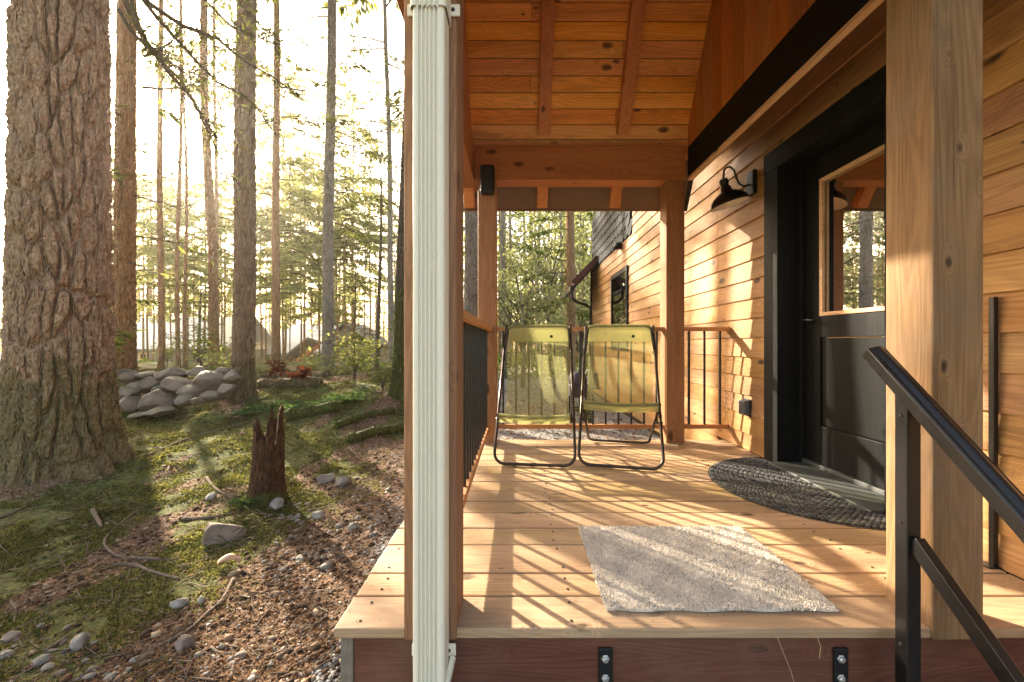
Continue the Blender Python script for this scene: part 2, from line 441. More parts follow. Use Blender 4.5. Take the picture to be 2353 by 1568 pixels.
def mat_rock(name, c1, c2, moss=0.0, sc=6.0):
    q = NT(name); co = q.obj(); i = q.n("ShaderNodeObjectInfo").outputs['Random']
    n = q.noise(co, sc, 7.0, 0.65); n2 = q.noise(co, sc*7, 4.0, 0.7)
    c = q.mix(q.mapr(n, 0.3, 0.7, 0, 1), c1, c2)
    c = q.mix(q.math('MULTIPLY', i, 0.45), c, tuple(0.5*x for x in c1))
    c = q.mix(q.mapr(n2, 0.58, 0.72, 0, 0.6), c, tuple(0.45*x for x in c1))
    if moss:
        g = q.n("ShaderNodeNewGeometry"); z = q.n("ShaderNodeSeparateXYZ"); q.put(z.inputs[0], g.outputs['Normal'])
        f = q.mapr(q.math('ADD', z.outputs[2], q.math('MULTIPLY', n, 1.1)), 1.1, 1.6, 0.0, moss)
        c = q.mix(f, c, (0.10,0.12,0.035))
    return q.end(q.bsdf(c, 0.85, 0, q.bump(q.math('ADD', n, q.math('MULTIPLY', n2, 0.3)), 0.5, 0.02), 0.3))
M['rock'] = mat_rock('grey_boulder', (0.15,0.128,0.104), (0.32,0.28,0.232), 0.4)
M['stone'] = mat_rock('pale_river_stone', (0.19,0.17,0.145), (0.42,0.39,0.34), 0.15, 14.0)
M['stone_pink'] = mat_rock('pinkish_stone', (0.17,0.125,0.105), (0.30,0.24,0.205), 0.3, 9.0)
def mat_gravel():
    q = NT('gravel_stones'); i = q.island()
    r = q.n("ShaderNodeValToRGB"); q.put(r.inputs[0], i)
    r.color_ramp.elements[0].color = (0.11,0.11,0.11,1); r.color_ramp.elements[1].color = (0.55,0.52,0.47,1)
    e = r.color_ramp.elements.new(0.55); e.color = (0.30,0.28,0.26,1)
    return q.end(q.bsdf(r.outputs[0], 0.85, 0, None, 0.3))
M['gravel'] = mat_gravel()

def mat_ground():
    q = NT('forest_floor'); co = q.obj()
    a = q.n("ShaderNodeAttribute"); a.attribute_name = 'mask'
    s = q.n("ShaderNodeSeparateColor"); q.put(s.inputs[0], a.outputs['Color'])
    n = q.noise(co, 3.0, 8.0, 0.7); n2 = q.noise(co, 30.0, 6.0, 0.7); n3 = q.noise(co, 120.0, 3.0, 0.6)
    mossc = q.mix(q.mapr(n2, 0.3, 0.7, 0, 1), (0.045,0.052,0.018), (0.19,0.20,0.07))
    mossc = q.mix(q.mapr(n, 0.5, 0.7, 0, 0.8), mossc, (0.085,0.05,0.022))
    dirt = q.mix(q.mapr(n2, 0.35, 0.65, 0, 1), (0.06,0.034,0.019), (0.24,0.14,0.082))
    dirt = q.mix(q.mapr(n3, 0.5, 0.7, 0, 0.7), dirt, (0.34,0.26,0.19))
    vo = q.n("ShaderNodeTexVoronoi"); q.put(vo.inputs['Vector'], co); vo.inputs['Scale'].default_value = 85.0
    gv = q.n("ShaderNodeSeparateColor"); q.put(gv.inputs[0], vo.outputs['Color'])
    grav = q.mix(gv.outputs[0], (0.13,0.125,0.12), (0.46,0.43,0.39))
    fm = q.mapr(q.math('ADD', s.outputs[0], q.math('MULTIPLY_ADD', n2, 0.5, -0.25)), 0.4, 0.6, 0, 1)
    fg = q.mapr(q.math('ADD', s.outputs[1], q.math('MULTIPLY_ADD', n2, 0.6, -0.3)), 0.4, 0.6, 0, 1)
    dirt = q.mix(q.math('MULTIPLY', q.mapr(gv.outputs[1], 0.45, 0.95, 0, 0.85), q.mapr(n, 0.35, 0.6, 0.3, 1.0)), dirt, (0.36,0.275,0.20))
    c = q.mix(fm, dirt, mossc); c = q.mix(fg, c, grav)
    h = q.math('ADD', n2, q.math('MULTIPLY', n3, 0.5))
    h = q.math('ADD', h, q.math('MULTIPLY', vo.outputs['Distance'], q.math('MULTIPLY', fg, -0.8)))
    return q.end(q.bsdf(c, 0.95, 0, q.bump(h, 0.9, 0.02), 0.1))
M['ground'] = mat_ground()

# ------------------------------------------------------------------ ground
TREE_A = (-4.11, 3.65)
def zg(X, Y):
    X = np.asarray(X, float); Y = np.asarray(Y, float)
    z = -0.39 + 0.0*X
    lft = sst(-0.9, -2.6, X)
    z = z + lft*0.55*sst(3.4, 7.0, Y)
    z = z + lft*(0.15*(fbm(X*0.9, Y*0.9, 3, 3)-0.45) + 0.085*(fbm(X*3.1, Y*3.1, 9, 3)-0.45))
    plat = sst(5.75, 6.1, Y)*sst(-4.75, -5.1, X)
    z = z + plat*(0.66 - 0.55*sst(3.4, 7.0, Y))
    z = z + 0.12*sst(8.0, 10.0, Y)*sst(-2.2, -3.2, X)*(1-sst(-4.75, -5.1, X))
    drop = sst(11.5, 20.0, Y)*sst(-1.0, -6.0, X)
    z = z - drop*2.6
    d = np.hypot(X-TREE_A[0], Y-TREE_A[1])
    z = z + 0.14*np.exp(-((d/0.75)**2))
    d = np.hypot(X+1.75, Y-6.1); z = z + 0.14*np.exp(-((d/0.5)**2))           # mound at the mossy tree
    z = z + 0.20*np.exp(-(((X+3.75)/0.20)**2+((Y-4.9)/0.20)**2))              # mossy hummock
    z = z + 0.07*np.exp(-(((X+2.3)/0.35)**2+((Y-3.3)/0.25)**2))
    z = z + 0.012*(fbm(X*14, Y*14, 21, 2)-0.4)*sst(-0.6,-1.2,X)
    return z
def mossmask(X, Y):
    X = np.asarray(X, float); Y = np.asarray(Y, float)
    m = sst(-1.05, -1.75, X + 0.28*(Y-1.4)*sst(2.4, 1.2, Y) + 0.9*(fbm(X*1.3, Y*1.3, 31, 4)-0.47))
    m = m*(1 - 0.85*sst(0.52, 0.62, fbm(X*2.2+5, Y*1.3, 41, 4)))
    return m*(1-sst(20, 30, Y))
def gravmask(X, Y):
    X = np.asarray(X, float); Y = np.asarray(Y, float)
    g = sst(-0.95, -0.66, X + 0.5*(fbm(X*2, Y*2, 51, 3)-0.47))
    return g*(1-sst(12, 22, Y)*0.6)
def hit(x, y):                                     # ground point seen at a photo pixel
    lo, hi = 0.5, 60.0
    for Z in np.linspace(0.6, 60, 1200):
        p = W(x, y, Z)
        if p[2] < float(zg(p[0], p[1])): hi = Z; break
        lo = Z
    for _ in range(20):
        m = (lo+hi)/2; p = W(x, y, m)
        if p[2] < float(zg(p[0], p[1])): hi = m
        else: lo = m
    p = W(x, y, hi); return Vector((p[0], p[1], float(zg(p[0], p[1]))))

def spaced(*segs):
    out = []
    for a, b, st in segs:
        out.extend(np.arange(a, b-1e-6, st))
    out.append(segs[-1][1]); return np.array(out)
xs = spaced((-170,-40,6), (-40,-12,1.0), (-12,-6.5,0.18), (-6.5,-0.4,0.036), (-0.4,3,0.12), (3,12,0.8), (12,120,6))
ys = spaced((-30,0.4,1.2), (0.4,5.6,0.036), (5.6,9.5,0.07), (9.5,24,0.4), (24,60,2), (60,170,8))
GX, GY = np.meshgrid(xs, ys); GZ = zg(GX, GY)
nx, ny = len(xs), len(ys)
V = np.stack([GX.ravel(), GY.ravel(), GZ.ravel()], 1)
ii = np.arange((ny-1)*(nx-1)); r_, c_ = ii//(nx-1), ii % (nx-1)
b0 = r_*nx + c_
ground = np_mesh('ground', V, np.stack([b0, b0+1, b0+nx+1, b0+nx], 1), M['ground'], smooth=True)
ca = ground.data.color_attributes.new('mask', 'FLOAT_COLOR', 'POINT')
buf = np.zeros((len(V), 4), np.float32)
buf[:,0] = mossmask(GX, GY).ravel(); buf[:,1] = gravmask(GX, GY).ravel(); buf[:,3] = 1
ca.data.foreach_set('color', buf.ravel())
meta(ground, 'mossy forest floor turning to brown needles and grey gravel beside the deck', None, None, 'structure')

# ------------------------------------------------------------------ cabin
PXL0, PXL1, PXR0, PXR1 = -0.33, -0.177, 1.225, 1.377
PYF0, PYF1, PYB0, PYB1 = 1.168, 1.32, 3.34, 3.49
WX = 1.79
SL = 1.70
cabin = thing('cabin', (1.9, 4.0, -0.39), 'cedar sided timber cabin with steep covered porch, black door and exposed rafters', 'cabin')

def siding(mb, y0, y1, z0, z1, x=WX, rev=0.148, joints=True, zbase=-0.02):
    k = math.floor((z0-zbase)/rev)
    z = zbase + k*rev
    rr = random.Random(int(abs(y0)*100)+3)
    while z < z1-0.01:
        a = max(z, z0); b = min(z+rev+0.02, z1)
        cuts = [y0]
        if joints:
            p = y0 + rr.uniform(0.8, 3.0)
            while p < y1-0.5:
                cuts.append(p); p += rr.uniform(1.6, 3.4)
        cuts.append(y1)
        for u, v in zip(cuts[:-1], cuts[1:]):
            u2, v2 = u+0.0012, v-0.0012
            ta, tb = 0.019-(a-z)*0.08, 0.004
            mb.hexa([(x-ta,u2,a),(x+0.03,u2,a),(x+0.03,v2,a),(x-ta,v2,a),(x-tb,u2,b),(x+0.03,u2,b),(x+0.03,v2,b),(x-tb,v2,b)])
        z += rev
sb = MB()
siding(sb, 0.1, 1.80, 0.0, 2.9)
siding(sb, 1.80, 2.906, 2.164, 2.9)
siding(sb, 2.906, 3.60, 0.0, 2.9)
siding(sb, 3.60, 6.28, -0.3, 3.7)
siding(sb, 6.28, 9.7, -0.3, 2.53)
sb.build('siding_wall', M['siding'], cabin, bevel=0.0015, seg=1)
wc = MB()                                          # wall core behind the boards
wc.box(WX+0.032, WX+0.2, 0.1, 1.78, -0.39, 2.92); wc.box(WX+0.032, WX+0.2, 2.93, 9.7, -0.39, 3.7); wc.box(WX+0.032, WX+0.2, 1.78, 2.93, 2.20, 2.92)
wc.build('wall_core', M['dark_room'], cabin)
# scalloped shingle panel on the upper wall
sh = MB()
for r in range(7):
    zz = 2.53 + r*0.17
    for c in range(15):
        y = 6.29 + c*0.23 + (0.115 if r % 2 else 0)
        ye = min(y+0.225, 9.69)
        if y > 9.6: continue
        ym = (y+ye)/2; t0 = 0.03
        sh.add([(WX-t0,y,zz+0.05),(WX-t0,ym,zz-0.01),(WX-t0,ye,zz+0.05),(WX-0.012,ye,zz+0.24),(WX-0.012,y,zz+0.24),
                (WX+0.02,y,zz+0.05),(WX+0.02,ym,zz-0.01),(WX+0.02,ye,zz+0.05),(WX+0.02,ye,zz+0.24),(WX+0.02,y,zz+0.24)],
               [(0,4,3,2,1),(5,6,7,8,9),(0,1,6,5),(1,2,7,6),(2,3,8,7),(4,0,5,9)])
M['slate'] = plain('grey_slate_shingle', (0.034,0.040,0.044), 0.8, 0, 0.2, 12, 0.35)
sh.build('shingle_panel', M['slate'], cabin)
co_ = MB(); co_.box(WX-0.035, WX+0.06, 9.70, 9.80, -0.39, 2.6); co_.build('corner_board', M['black_wood'], cabin)
# window in the long wall
wn = MB()
for a in ((6.50,7.60,2.00,2.08),(6.50,7.60,0.70,0.76),(6.50,6.555,0.76,2.00),(7.555,7.60,0.76,2.00)):
    wn.box(WX-0.045, WX+0.03, *a)
wfr = wn.build('window', M['black_wood'], cabin)
bl = MB(); bl.box(WX-0.020, WX-0.016, 6.56, 7.54, 0.75, 2.01); bl.build('reflection_panel', M['white_in'], wfr)  # white panel added behind the pane to stand for reflected sky
pn = MB(); pn.box(WX-0.026, WX-0.022, 6.56, 7.54, 0.75, 2.01); pn.build('pane', M['glass_clear'], wfr)
# little side roof at the far corner with gutter
sr = MB()
za, zb = 2.75, 2.17
sr.hexa([(WX-0.02,8.95,za-0.17),(WX-0.02,11.5,za-0.17),(1.25,11.5,zb-0.14),(1.25,8.95,zb-0.14),(WX-0.02,8.95,za),(WX-0.02,11.5,za),(1.25,11.5,zb),(1.25,8.95,zb)])
M['eave_brown'] = plain('dark_brown_eave', (0.05,0.026,0.018), 0.6, 0, 0.3, 10, 0.2)
sro = sr.build('side_roof', M['eave_brown'], cabin)
st_ = MB(); st_.bar((WX-0.02,8.93,za-0.03),(1.22,8.93,zb-0.03),0.05,0.12); st_.build('rake_trim', M['dark_red'], sro)
g_ = MB(); g_.box(1.15, 1.245, 8.9, 11.5, zb-0.20, zb-0.08)
g_.tube([(1.2,8.98,zb-0.18),(1.2,8.98,zb-0.33),(1.3,9.0,zb-0.43),(1.55,9.3,zb-0.47),(WX-0.07,9.55,zb-0.52),(WX-0.07,9.6,zb-0.7),(WX-0.07,9.6,-0.35)],0.032,8)
g_.build('gutter', M['steel_black'], sro, smooth=False)
vb = MB(); vb.lathe([(0.0,0.09),(0.05,0.085),(0.07,0.05),(0.075,-0.02),(0.0,-0.02)], Matrix.Translation((WX-0.07,6.95,2.46)), 12); vb.build('wall_vent', M['plastic_black'], cabin, smooth=True)

# door, frame, sill
fr = MB()
TX0 = 1.765
fr.box(TX0, WX+0.02, 2.754, 2.905, 0.0, 2.023)
fr.box(TX0, WX+0.02, 1.80, 1.95, 0.0, 2.023)
fr.box(TX0-0.003, WX+0.02, 1.80, 2.905, 2.024, 2.164)
fro = fr.build('door_frame', M['black_wood'], cabin, bevel=0.003)
jb = MB()
jb.box(WX+0.02, 2.02, 2.754, 2.83, 0.0, 2.08); jb.box(WX+0.02, 2.02, 1.87, 1.95, 0.0, 2.08); jb.box(WX+0.02, 2.02, 1.95, 2.754, 2.023, 2.08)
jb.box(1.915, 1.935, 2.728, 2.754, 0.05, 2.02)
jb.build('jamb', M['black_wood'], fro, bevel=0.002)
si = MB(); si.box(1.70, 2.02, 1.95, 2.753, 0.004, 0.022); si.box(1.93, 2.03, 1.95, 2.753, 0.022, 0.048)
si.build('sill', M['sill'], fro, bevel=0.004)
DX = 1.94
dm = MB()
dm.box(DX, DX+0.045, 2.60, 2.748, 0.052, 2.018); dm.box(DX, DX+0.045, 1.955, 2.10, 0.052, 2.018)      # stiles
dm.box(DX+0.001, DX+0.045, 2.10, 2.60, 0.865, 1.00); dm.box(DX+0.001, DX+0.045, 2.10, 2.60, 1.88, 2.018); dm.box(DX+0.001, DX+0.045, 2.10, 2.60, 0.052, 0.295)
dm.box(DX+0.014, DX+0.04, 2.10, 2.60, 0.30, 0.86)
door = dm.build('door', M['door'], cabin, bevel=0.003)
dg = MB(); dg.box(DX+0.018, DX+0.024, 2.11, 2.59, 1.01, 1.87); dg.build('window_pane', M['glass'], door)
db = MB()
for a in ((2.575,2.60,1.0,1.88),(2.10,2.125,1.0,1.88),(2.125,2.575,1.0,1.024),(2.125,2.575,1.856,1.88)): db.box(DX-0.006, DX+0.014, *a)
db.build('glazing_bead', M['strip'], door, bevel=0.003)
hd = MB()
hd.lathe([(0,0),(0.026,0),(0.026,0.008),(0.012,0.012),(0.010,0.05),(0,0.05)], Matrix.Translation((DX,2.69,0.98)) @ Matrix.Rotation(-PI/2,4,'Y'), 16)
hd.tube([(DX-0.045,2.69,0.98),(DX-0.048,2.66,0.98),(DX-0.046,2.58,0.975)],[0.009,0.009,0.007],8)
hd.build('handle', M['steel_black'], door, smooth=True)
rm = MB()                                          # room behind the glass, shaped open-topped and low-walled to admit sky light
rm.box(3.6,3.65,1.0,4.0,-0.2,0.7); rm.box(1.99,3.6,0.95,1.0,-0.2,2.6); rm.box(1.99,3.6,4.0,4.05,-0.2,2.6); rm.box(1.99,3.6,1.0,4.0,-0.06,-0.01); rm.build('interior', M['ceiling'], cabin)
bm2 = MB()
for y in (1.5, 2.1, 2.7, 3.3): bm2.box(1.995,3.59,y,y+0.1,2.2,2.38)
bm2.build('interior_beams', M['beam_x'], cabin)

# porch posts
for i, (x0, x1, y0, y1, mt, zt) in enumerate(((PXL0,PXL1,PYF0,PYF1,'post_dull',2.168),(1.198,1.346,PYF0,PYF1,'post_raw',2.168),(PXL0,PXL1,PYB0,PYB1,'post',2.168),(PXR0,PXR1,PYB0,PYB1,'post',2.168))):
    p = MB(); p.box(x0, x1, y0, y1, -0.03, zt)
    p.build('porch_post', M[mt], cabin, bevel=0.006)
def beam(name, mt, x0, x1, y0, y1, z0, z1):
    b = MB(); b.box(x0,x1,y0,y1,z0,z1); return b.build(name, M[mt], cabin, bevel=0.005)
beam('beam', 'beam_x', -0.36, 1.385, PYB0-0.002, PYB1+0.002, 2.17, 2.457)
beam('beam', 'beam_x', -0.36, 1.385, PYF0-0.002, PYF1+0.002, 2.17, 2.457)
beam('beam', 'beam_y', -0.478, -0.362, 0.85, 4.0, 2.172, 2.46)
bb = MB(); bb.box(1.40, 1.455, 0.75, 3.335, 2.19, 2.44); bb.build('black_beam', M['black_beam'], cabin, bevel=0.003)
bs = MB(); bs.box(1.398, 1.432, 0.75, 3.335, 2.168, 2.189); bs.build('beam_strip', M['strip'], cabin)  # pale wood colour stands in for deck bounce on the beam's underside
sf = MB(); sf.box(1.46, WX-0.005, 0.75, 3.69, 2.56, 2.58); sf.build('porch_soffit', M['beam_y'], cabin)

# steep ceiling and rafters (built flat along the slope, then tilted)
ANG = math.atan(SL)
RIDGE_Y = 2.33
def roof_side(sgn):
    Ye = 3.675 if sgn > 0 else 2*RIDGE_Y-3.675
    ze = 2.05
    # direction up the slope
    def P(X, s, n):                                # s up the slope from the eave, n outwards
        return (X, Ye - sgn*s*math.cos(ANG) + sgn*n*math.sin(ANG), ze + s*math.sin(ANG) + n*math.cos(ANG))
    Ls = (abs(Ye-RIDGE_Y))/math.cos(ANG)
    mb = MB(); s = 0.0
    rr = random.Random(5)
    wd = 0.112
    while s < Ls-0.01:
        e = min(s+wd-0.004, Ls)
        cuts = [-0.475] + sorted(rr.sample([0.1,0.35,0.55,0.8,1.0,1.2], 1 if rr.random()<0.6 else 0)) + [1.50]
        for a, b in zip(cuts[:-1], cuts[1:]):
            mb.hexa([P(a+0.001,s,0),P(b-0.001,s,0),P(b-0.001,e,0),P(a+0.001,e,0),P(a+0.001,s,0.02),P(b-0.001,s,0.02),P(b-0.001,e,0.02),P(a+0.001,e,0.02)][::1] if sgn<0 else
                    [P(b-0.001,s,0),P(a+0.001,s,0),P(a+0.001,e,0),P(b-0.001,e,0),P(b-0.001,s,0.02),P(a+0.001,s,0.02),P(a+0.001,e,0.02),P(b-0.001,e,0.02)])
        s += wd
    mb.build('ceiling_boards', M['ceiling'], cabin, bevel=0.003, seg=1)
    ro = MB(); a, b = -0.56, 1.55
    q = [P(a,-0.03,0.021),P(b,-0.03,0.021),P(b,Ls+0.05,0.021),P(a,Ls+0.05,0.021),P(a,-0.03,0.07),P(b,-0.03,0.07),P(b,Ls+0.05,0.07),P(a,Ls+0.05,0.07)]
    ro.hexa(q if sgn < 0 else [q[1],q[0],q[3],q[2],q[5],q[4],q[7],q[6]])
    ro.build('roof', M['slate'], cabin)
    so_ = MB()
    q = [P(-0.47,0.0,-0.012),P(1.495,0.0,-0.012),P(1.495,0.40,-0.012),P(-0.47,0.40,-0.012),P(-0.47,0.0,-0.004),P(1.495,0.0,-0.004),P(1.495,0.40,-0.004),P(-0.47,0.40,-0.004)]
    so_.hexa(q if sgn < 0 else [q[1],q[0],q[3],q[2],q[5],q[4],q[7],q[6]])
    so_.build('eave_soffit', M['soffit'], cabin)
    for X in (-0.43, 0.216, 0.862):
        for s0, s1 in ((0.02, 0.40), (0.60, Ls)):     # tail outside the beam, rafter inside
            r = MB()
            y0, y1 = X-0.047, X+0.047
            nn = -0.085
            q = [P(y0,s0,nn),P(y1,s0,nn),P(y1,s1,nn),P(y0,s1,nn),P(y0,s0,-0.002),P(y1,s0,-0.002),P(y1,s1,-0.002),P(y0,s1,-0.002)]
            r.hexa(q if sgn < 0 else [q[1],q[0],q[3],q[2],q[5],q[4],q[7],q[6]])
            r.build('rafter', M['rafter'], cabin, bevel=0.004)
    fb = MB(); y0 = Ye + sgn*0.012
    fb.box(-0.50, 1.50, min(y0, y0+sgn*0.03), max(y0, y0+sgn*0.03), 2.035, 2.34)
    fb.build('eave_board', M['soffit'], cabin, bevel=0.003)
roof_side(1); roof_side(-1)
def gable_panel(x0, x1, name, zlo):
    mb = MB(); y = 1.0
    ze = 2.05; Ye = 3.675
    while y < 3.66:
        y2 = min(y+0.138, 3.66)
        def top(Y): return ze + (Ye-abs(Y-RIDGE_Y)-RIDGE_Y)*SL + 0.02 if False else ze + ((Ye-RIDGE_Y)-abs(Y-RIDGE_Y))*SL + 0.03
        a, b = y+0.002, y2-0.002
        ta, tb = top(a), top(b)
        if min(ta, tb) > zlo+0.02:
            mb.hexa([(x0,a,zlo),(x1,a,zlo),(x1,b,zlo),(x0,b,zlo),(x0,a,ta),(x1,a,ta),(x1,b,tb),(x0,b,tb)])
        y = y2
    mb.build(name, M['gable'], cabin, bevel=0.003, seg=1)
gable_panel(1.405, 1.43, 'gable_boards', 2.442)
gable_panel(-0.45, -0.425, 'gable_boards', 2.462)

# ------------------------------------------------------------------ deck
deck = thing('porch_deck', (0.6, 2.3, -0.39), 'wooden porch deck of wide cedar boards with red brown fascia at its front', 'deck')
seams = [1.172, 1.327, 1.459, 1.664, 1.812, 1.98, 2.12, 2.27, 2.42]
while seams[-1] < 3.3: seams.append(seams[-1]+0.148)
seams.append(3.47)
dk = MB()
rr = random.Random(11)
for a, b in zip(seams[:-1], seams[1:]):
    xe = -0.535 + rr.uniform(-0.004, 0.004)
    dk.m = 0
    dz = rr.uniform(-0.0012, 0.0012)
    dk.box(xe, 1.768, a+0.0038, b-0.0038, -0.03, dz)
dk.build('decking', [M['deck']], deck, bevel=0.004)
sc_ = MB(); sc_.lathe([(0,0.0024),(0.004,0.0024),(0.0046,0.0)], None, 8)
first_screw = None
for a, b in zip(seams[:-1], seams[1:]):
    for X in (-0.47, 0.16, 1.30):
        for Y in (a+0.035, b-0.035):
            if first_screw is None:
                first_screw = sc_.build('screw', M['screw']); so = first_screw
            else:
                so = first_screw.copy(); COL.objects.link(so)
            so.location = (X+rr.uniform(-.012,.012)-deck.location.x, Y-deck.location.y, 0.0006-deck.location.z); so.parent = deck
fs = MB(); fs.box(-0.484, 2.6, 1.196, 1.236, -0.37, -0.032); fs.build('fascia', M['fascia'], deck, bevel=0.002)
fs = MB(); fs.box(-0.50, -0.462, 1.238, 3.44, -0.26, -0.032); fs.build('side_joist', M['grey_post'], deck)
fs = MB(); fs.box(-0.50, 1.76, 3.40, 3.44, -0.26, -0.0315); fs.build('back_joist', M['grey_post'], deck)
for X, Y in ((-0.505,1.215),(-0.505,3.3),(1.6,3.3)):
    lg = MB(); lg.box(X-0.02, X+0.018, Y-0.02, Y+0.07, -0.45, -0.034); lg.build('support_leg', M['grey_post'], deck, bevel=0.004)
dr = MB(); dr.box(1.77, 2.6, 0.9, 1.19, -0.5, -0.2)
for X in (0.258, 0.950):
    br = MB(); br.box(X-0.021, X+0.021, 1.188, 1.195, -0.34, -0.068); bro = br.build('bracket', M['steel_dark'], deck, bevel=0.002)
    for z in (-0.098, -0.155, -0.22):
        bo = MB(); bo.lathe([(0,0.009),(0.006,0.009),(0.0095,0.006),(0.0095,0.002),(0.012,0.001),(0.012,0)], Matrix.Translation((X-0.001,1.188,z)) @ Matrix.Rotation(PI/2,4,'X'), 6)
        bo.build('bolt', M['zinc'], bro)

# ------------------------------------------------------------------ railings
def railing(name, label, a, b, nb, capm, zc=0.962):
    a, b = Vector(a), Vector(b); mid = (a+b)/2
    t = thing(name, (mid.x, mid.y, 0), label, 'railing', 'railings of the porch')
    c = MB(); c.bar((a.x,a.y,zc-0.017),(b.x,b.y,zc-0.017),0.085,0.034); c.build('top_rail', M[capm], t, bevel=0.004)
    c = MB(); c.bar((a.x,a.y,0.125),(b.x,b.y,0.125),0.04,0.036); c.build('bottom_rail', M[capm], t, bevel=0.004)
    d = (b-a)/nb
    for k in range(nb):
        p = a + d*(k+0.5)
        q = MB(); q.box(p.x-0.0075,p.x+0.0075,p.y-0.0075,p.y+0.0075,0.143,zc-0.034); q.build('baluster', M['steel_black'], t)
    return t
railing('porch_railing', 'railing with black metal balusters along the left side of the porch, seen nearly end on', (-0.255,PYF1,0), (-0.255,PYB0,0), 18, 'rail_y')
railing('porch_railing', 'railing with black balusters directly behind the two green chairs', (PXL1,3.415,0), (PXR0,3.415,0), 13, 'rail')
railing('porch_railing', 'short railing with three black balusters between right rear post and cedar wall', (PXR1,3.415,0), (WX-0.02,3.415,0), 3, 'rail')

# ------------------------------------------------------------------ downspout
ds = thing('downspout', (-0.24, 1.09, -0.39), 'pale fluted metal downspout strapped to the left front porch post', 'downspout')
def fluted(mb, cx, y0, y1, wdt, z0, z1, n=5):
    prof = []
    r = 0.010; x0, x1 = cx-wdt/2, cx+wdt/2
    prof += [(x0, y1), (x0, y0+r), (x0+0.003, y0+0.003), (x0+r, y0)]
    inner0, inner1 = x0+0.016, x1-0.016
    st = (inner1-inner0)/n
    for k in range(n):
        u = inner0 + k*st
        prof += [(u, y0), (u+st*0.18, y0+0.007), (u+st*0.52, y0+0.007), (u+st*0.70, y0)]
    prof += [(x1-r, y0), (x1-0.003, y0+0.003), (x1, y0+r), (x1, y1)]
    m = len(prof); b = len(mb.v)
    for z in (z0, z1):
        mb.v.extend((x, y, z) for x, y in prof)
    for k in range(m):
        k2 = (k+1) % m
        mb.face(b+k, b+k2, b+m+k2, b+m+k)
mb = MB(); fluted(mb, -0.2415, 1.090, 1.160, 0.0875, -0.33, 1.755); mb.build('pipe', M['gutter'], ds)
mb = MB(); fluted(mb, -0.2415, 1.084, 1.164, 0.098, 1.735, 2.5); mb.build('pipe', M['gutter'], ds)
mb = MB(); fluted(mb, -0.2415, 1.086, 1.162, 0.093, -0.155, -0.118, 1); mb.build('band', M['gutter'], ds)
def strap(zc, hh, xa, xb):
    s = MB()
    s.box(xa, xb, 1.160, 1.1665, zc-hh/2, zc+hh/2)
    o = s.build('strap', M['gutter'], ds, bevel=0.004)
    for X in (xa+0.018, xb-0.02):
        b = MB(); b.lathe([(0,0.004),(0.004,0.004),(0.006,0)], Matrix.Translation((X,1.160,zc)) @ Matrix.Rotation(PI/2,4,'X'), 8); b.build('screw', M['screw'], o)
strap(1.785, 0.034, -0.318, -0.166)
strap(-0.052, 0.036, -0.305, -0.178)
s = MB(); s.bar((-0.198,1.100,-0.125),(-0.185,1.158,-0.068),0.012,0.018); s.build('strap', M['gutter'], ds)

# ------------------------------------------------------------------ stair handrail
hr = thing('stair_handrail', (1.074, 1.11, -0.39), 'black metal stair handrail sloping down to the right in front of the right post', 'handrail')
mb = MB(); mb.box(1.055,1.093,1.096,1.134,-0.45,0.686); po = mb.build('post', M['steel_black'], hr, bevel=0.003)
for z in (0.63, 0.335, 0.0):
    b = MB(); b.lathe([(0,0.003),(0.004,0.003),(0.005,0)], Matrix.Translation((1.055,1.115,z)) @ Matrix.Rotation(-PI/2,4,'Y'), 8); b.build('screw', M['screw'], po)
def sloped(prof, y0, z0, y1, z1, cx):              # extrude an (x, n) profile along the slope
    mb = MB(); d = Vector((0, y1-y0, z1-z0)).normalized(); n = Vector((0, -d.z, d.y))
    if n.z < 0: n = -n
    m = len(prof)
    for (yy, zz) in ((y0, z0), (y1, z1)):
        for x, h in prof:
            mb.v.append((cx+x, yy+n.y*h, zz+n.z*h))
    for k in range(m):
        k2 = (k+1) % m; mb.face(k, k2, m+k2, m+k)
    mb.face(*range(m)[::-1]); mb.face(*range(m, 2*m))
    return mb
prof = [(-0.028,-0.03),(-0.028,0.0),(-0.024,0.004),(-0.017,0.005),(-0.012,0.008),(-0.006,0.011),(0.0,0.012),(0.006,0.011),(0.012,0.008),(0.017,0.005),(0.024,0.004),(0.028,0.0),(0.028,-0.03)]
sloped(prof, 1.212, 0.812, 0.35, -0.008, 1.074).build('top_rail', M['steel_black'], hr, bevel=0.001)
sloped([(-0.013,-0.02),(-0.013,0.02),(0.013,0.02),(0.013,-0.02)], 1.098, 0.292, 0.45, -0.30, 1.078).build('lower_rail', M['steel_black'], hr, bevel=0.002)

wp = thing('metal_post', (1.75, 1.50, 0), 'thin black metal post standing on the deck against the cedar wall, far right', 'post')
mb = MB(); mb.box(1.752,1.770,1.49,1.508,0.004,1.0); mb.build('post', M['steel_black'], wp, bevel=0.002)
mb = MB(); mb.box(1.727,1.77,1.482,1.529,0.001,0.006); mb.build('base_plate', M['steel_black'], wp)

